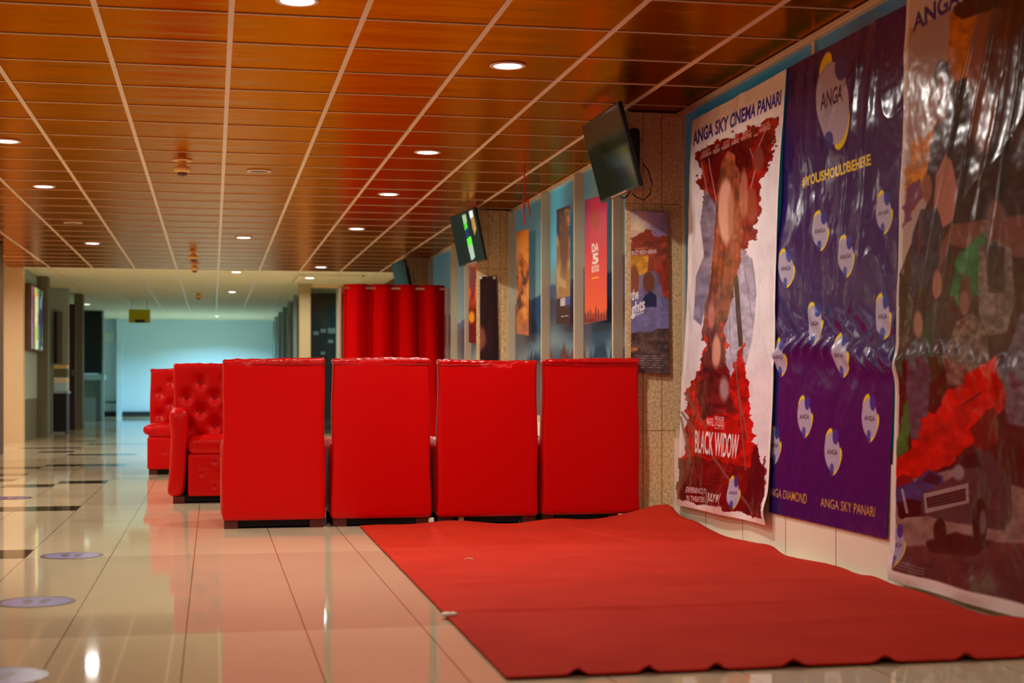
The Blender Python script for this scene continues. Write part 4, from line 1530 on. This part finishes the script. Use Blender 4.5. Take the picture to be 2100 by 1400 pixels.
def pt5(A):
    x, y = A.x, A.y
    A.c[:] = (150, 126, 178)
    A.blend(np.exp(-((x - 1306) / 26) ** 2 - ((y - 470) / 36) ** 2), (250, 226, 176))
    A.blend(np.clip((fbm(x * .06, y * .05, 3) - .5) * 8, 0, 1) * np.clip((500 - y) / 40, 0, 1) * .5, (206, 130, 150))
    A.poly([(1293, 488), (1310, 480), (1322, 468), (1334, 472), (1345, 484), (1370, 482), (1375, 496), (1340, 494), (1300, 500)], (150, 60, 36), jit=6, jf=.1, blur=1)
    A.poly([(1290, 494), (1380, 488), (1384, 560), (1380, 610), (1290, 600)], (160, 66, 44), tex=.5, tf=.08)
    A.poly([(1290, 520), (1330, 520), (1325, 580), (1290, 590)], (226, 160, 50), blur=4, tex=.3)
    A.poly([(1290, 560), (1380, 548), (1382, 700), (1290, 700)], (118, 116, 166), a=.85, blur=3, jit=8, jf=.05, tex=.25)
    A.poly([(1345, 540), (1380, 530), (1384, 640), (1370, 620), (1350, 570)], (176, 60, 36), jit=8, jf=.08, tex=.4, blur=1)
    A.ell(1300, 570, 10, 30, (150, 84, 56), soft=.3)
    A.ell(1330, 574, 12, 21, (122, 66, 44), soft=.2)
    A.poly([(1320, 604), (1332, 592), (1346, 602), (1346, 625), (1316, 625)], (34, 40, 84), blur=1)
    A.poly([(1290, 680), (1382, 668), (1384, 770), (1290, 770)], (90, 66, 62), jit=6, jf=.08, tex=.6, tf=.12)
    for yy in range(500, 760, 7):
        A.line(1290, yy, 1384, yy + 1, .7, (120, 88, 80), .35)
    A.text('RAZY RICH ASIANS', [(1295, 511), (1346, 508), (1346, 516), (1295, 520)], (236, 216, 220), .03)
    A.text('FROM THE DIRECTOR OF', [(1301, 506), (1327, 504), (1327, 507), (1301, 509)], (220, 200, 180), .01)
    A.text('the', [(1294, 590), (1309, 586), (1309, 608), (1294, 613)], (246, 240, 246), .03)
    A.text('ghts', [(1294, 618), (1322, 604), (1322, 638), (1294, 652)], (246, 240, 246), .03)
    A.line(1294, 646, 1318, 636, 2, (246, 240, 246))
    A.text('CINEMAS', [(1294, 711), (1308, 710), (1308, 717), (1294, 718)], (240, 150, 50), .03)
    for yy in range(728, 756, 5):
        A.line(1300, yy, 1362, yy, .9, (206, 190, 190), .7)


poster_on_face(1293.5, 1369, 430, 762, 8.975, 'film poster with a lilac sky and brick texture taped to the nearest stone pillar', pt5, (150, 126, 178))


def pt6(A):
    A.c[:] = (38, 20, 26)
    A.blend(np.clip((fbm(A.x * .2, A.y * .03, 3) - .45) * 4, 0, 1) * .5, (70, 30, 36))
    A.ell(984, 690, 12, 26, (150, 80, 66), soft=.5)


poster_on_face(984, 1019, 567, 742, 14.34, 'dark poster with two corner pins on the second stone pillar', pt6, (38, 20, 26), tilt=0)
# tape and pins
for (px, py, Y, lb) in ((986, 569, 14.325, 'white pin at the top left corner of the dark poster'), (1014, 569, 14.325, 'white pin at the top right corner of the dark poster')):
    p = onY(px, py, Y)
    tag(MB().rbox((p[0], Y, p[2]), (.03, .012, .03), .005, (2, 2, 2)).build('poster_pin', M['tape'], smooth=True), lb, 'pin')

# ================================================================== TELEVISIONS
def television(c, yaw, tilt, label, on=False, W=.86, H=.497, reach=.2):
    r = tag(empty('television', c), label, 'television')
    u = Vector((math.cos(yaw), math.sin(yaw), 0))
    n = Vector((math.sin(yaw), -math.cos(yaw), 0))
    v = Vector((0, 0, 1)) * math.cos(tilt) + n * math.sin(tilt)
    w = u.cross(v)                       # screen normal towards the hall
    if w.dot(n) < 0:
        w = -w
    R = Matrix((u, -w, v)).transposed()  # local x=width, y=away from viewer, z=up
    r.rotation_euler = R.to_euler()
    MB().box(-W / 2, 0, -H / 2, W / 2, .028, H / 2).build('casing', M['black'], r, bevel=.004)
    MB().rbox((0, .045, -.02), (W * .72, .045, H * .72), .018, (6, 2, 6)).build('back_cover', M['tv_back'], r, smooth=True)
    if on:
        A = Art(60, 40, [(0, 1), (1, 1), (1, 0), (0, 0)], (16, 30, 30))  # emissive colour patches laid across the screen
        A.poly([(.50, .98), (.64, .98), (.62, .08), (.5, .05)], (40, 60, 90))
        A.poly([(.50, .97), (.66, .97), (.66, .80), (.50, .78)], (150, 190, 150))
        A.poly([(.50, .78), (.64, .80), (.64, .68), (.50, .66)], (70, 200, 60))
        A.poly([(.50, .66), (.66, .68), (.66, .50), (.50, .48)], (24, 44, 90))
        A.poly([(.50, .48), (.68, .50), (.68, .34), (.50, .32)], (80, 220, 60))
        A.poly([(.50, .32), (.68, .34), (.68, .06), (.52, .04)], (150, 176, 160))
        A.poly([(.78, .98), (.93, .99), (.93, .86), (.80, .84)], (220, 240, 236))
        A.poly([(.80, .84), (.94, .86), (.94, .60), (.82, .5)], (160, 130, 70))
        sheet('screen', A, [(-W / 2 + .012, -.001, H / 2 - .012), (W / 2 - .012, -.001, H / 2 - .012), (W / 2 - .012, -.001, -H / 2 + .018), (-W / 2 + .012, -.001, -H / 2 + .018)], M['screen_patches'], r)
    else:
        MB().box(-W / 2 + .012, -.0015, -H / 2 + .018, W / 2 - .012, .0005, H / 2 - .012).build('screen', M['screen'], r)
    MB().box(-W * .2, -.002, -H / 2 + .002, W * .2, .0, -H / 2 + .012).build('chin_strip', M['steel'], r)
    # swivel bracket behind
    MB().box(-.16, .066, -.13, -.12, .08, .15).box(.12, .066, -.13, .16, .08, .15).box(-.16, .07, -.02, .16, .085, .02).build('bracket_plate', M['steel'], r, bevel=.002)
    MB().tube([(0, .08, 0), (-.08, .13, .02), (-reach, .17, .02)], .022, 10).build('bracket_arm', M['black'], r, smooth=True)
    return r


television((2.337, 8.80, 2.215), -1.568, .259, 'black flat television tilted down from the nearest stone pillar, screen off')
television((2.371, 14.20, 2.227), -1.453, .204, 'television with green and white patches on its screen beside the second pillar', on=True, reach=.16)
television((2.38, 19.36, 2.17), -1.5, .2, 'farthest television above the red curtain, seen nearly edge-on', reach=.5)

# wall-side bracket and cables of the nearest television
wb = tag(empty('wall_bracket', (0, 0, 0)), 'steel wall bracket and black box on the pillar behind the nearest television', 'bracket')
a, b = onY(1308, 292, 8.96), onY(1322, 322, 8.96)
MB().box(a[0], 8.955, b[2], b[0], 8.984, a[2]).build('upper_plate', M['steel'], wb)
a, b = onY(1300, 348, 8.96), onY(1316, 394, 8.96)
MB().prism([(a[0], 8.955), (b[0], 8.955), (b[0], 8.984), (a[0], 8.984)], b[2], a[2]).build('lower_plate', M['steel'], wb)
a, b = onY(1289, 262, 8.9), onY(1312, 362, 8.9)
MB().rbox(((a[0] + b[0]) / 2, 8.925, (a[2] + b[2]) / 2), (b[0] - a[0], .11, a[2] - b[2]), .03, (3, 3, 6)).build('power_box', M['black'], wb, smooth=True)
pts = [onY(1296, 396, 8.95), onY(1306, 405, 8.95), onY(1320, 410, 8.95), onY(1333, 398, 8.95), onY(1337, 375, 8.95), onY(1330, 350, 8.95), onY(1318, 335, 8.95)]
tag(MB().tube(pts, .004, 6).build('power_cable', M['maroon'], smooth=True), 'thin dark cable looping below the nearest television on the pillar', 'cable')
pts = [onY(1272, 402, 8.7), onY(1279, 407, 8.7), onY(1287, 402, 8.75), onY(1292, 392, 8.8)]
tag(MB().tube(pts, .004, 6).build('signal_cable', M['black'], smooth=True), 'short black cable under the bottom edge of the nearest television', 'cable')

# ================================================================== CURTAIN
cv = tag(empty('privacy_curtain', (0, 0, 0)), 'red pleated curtain hanging on a metal rail across the hall behind the chairs', 'curtain')
YC = 18.3
xa, xb = fx(703, YC), fx(915, YC)
zt = fz(591, 800, YC)
n, m_ = 260, 30
mb = MB()
for j in range(m_ + 1):
    v_ = j / m_
    z = .05 + (zt + .045 - .05) * v_
    for i in range(n + 1):
        u_ = i / n
        ph_ = u_ * 2 * PI * 4.1 + 1.2
        amp = .075 * (1 - .15 * v_)
        yy = YC + amp * math.sin(ph_ + .25 * math.sin(v_ * 3 + u_ * 5)) + .012 * math.sin(u_ * 60 + v_ * 4) * (1 - v_)
        mb.v.append((xa + (xb - xa) * u_ + .03 * math.cos(ph_), yy, z))
for j in range(m_):
    for i in range(n):
        a_ = j * (n + 1) + i
        mb.f.append((a_, a_ + 1, a_ + n + 2, a_ + n + 1))
        mb.mi.append(0)
cu = mb.build('cloth', M['curtain'], cv, smooth=True)
sd = cu.modifiers.new('t', 'SOLIDIFY')
sd.thickness = .003
MB().tube([(xa - .04, YC, zt), (xb + .02, YC, zt)], .014, 12).build('rail', M['steel'], cv, smooth=True)
MB().tube([(xa - .03, YC, 0.0), (xa - .03, YC, zt)], .016, 12).build('post', M['steel'], cv, smooth=True)
MB().tube([(xb + .02, YC, 0.0), (xb + .02, YC, zt)], .016, 12).build('post', M['steel'], cv, smooth=True)

# ================================================================== RIBBONS
p = onZ(1074, 352, CEIL)
rb = MB()
pts = []
q0 = onY(1075, 352, p[1])
rb.tube([onY(1075, 350, p[1]), onY(1076, 390, p[1]), onY(1073, 425, p[1]), onY(1077, 462, p[1])], .006, 6)
tag(rb.build('red_ribbon', M['ribbon'], smooth=True), 'long thin red ribbon hanging from the ceiling before the window', 'ribbon')
rb = MB()
rb.tube([onY(1076, 414, p[1]), onY(1082, 405, p[1]), onY(1084, 420, p[1]), onY(1087, 443, p[1])], .006, 6)
rb.tube([onY(1074, 430, p[1]), onY(1080, 412, p[1]), onY(1085, 408, p[1])], .005, 6)
tag(rb.build('red_ribbon', M['ribbon'], smooth=True), 'short red ribbon bow tied halfway down the hanging ribbon', 'ribbon')
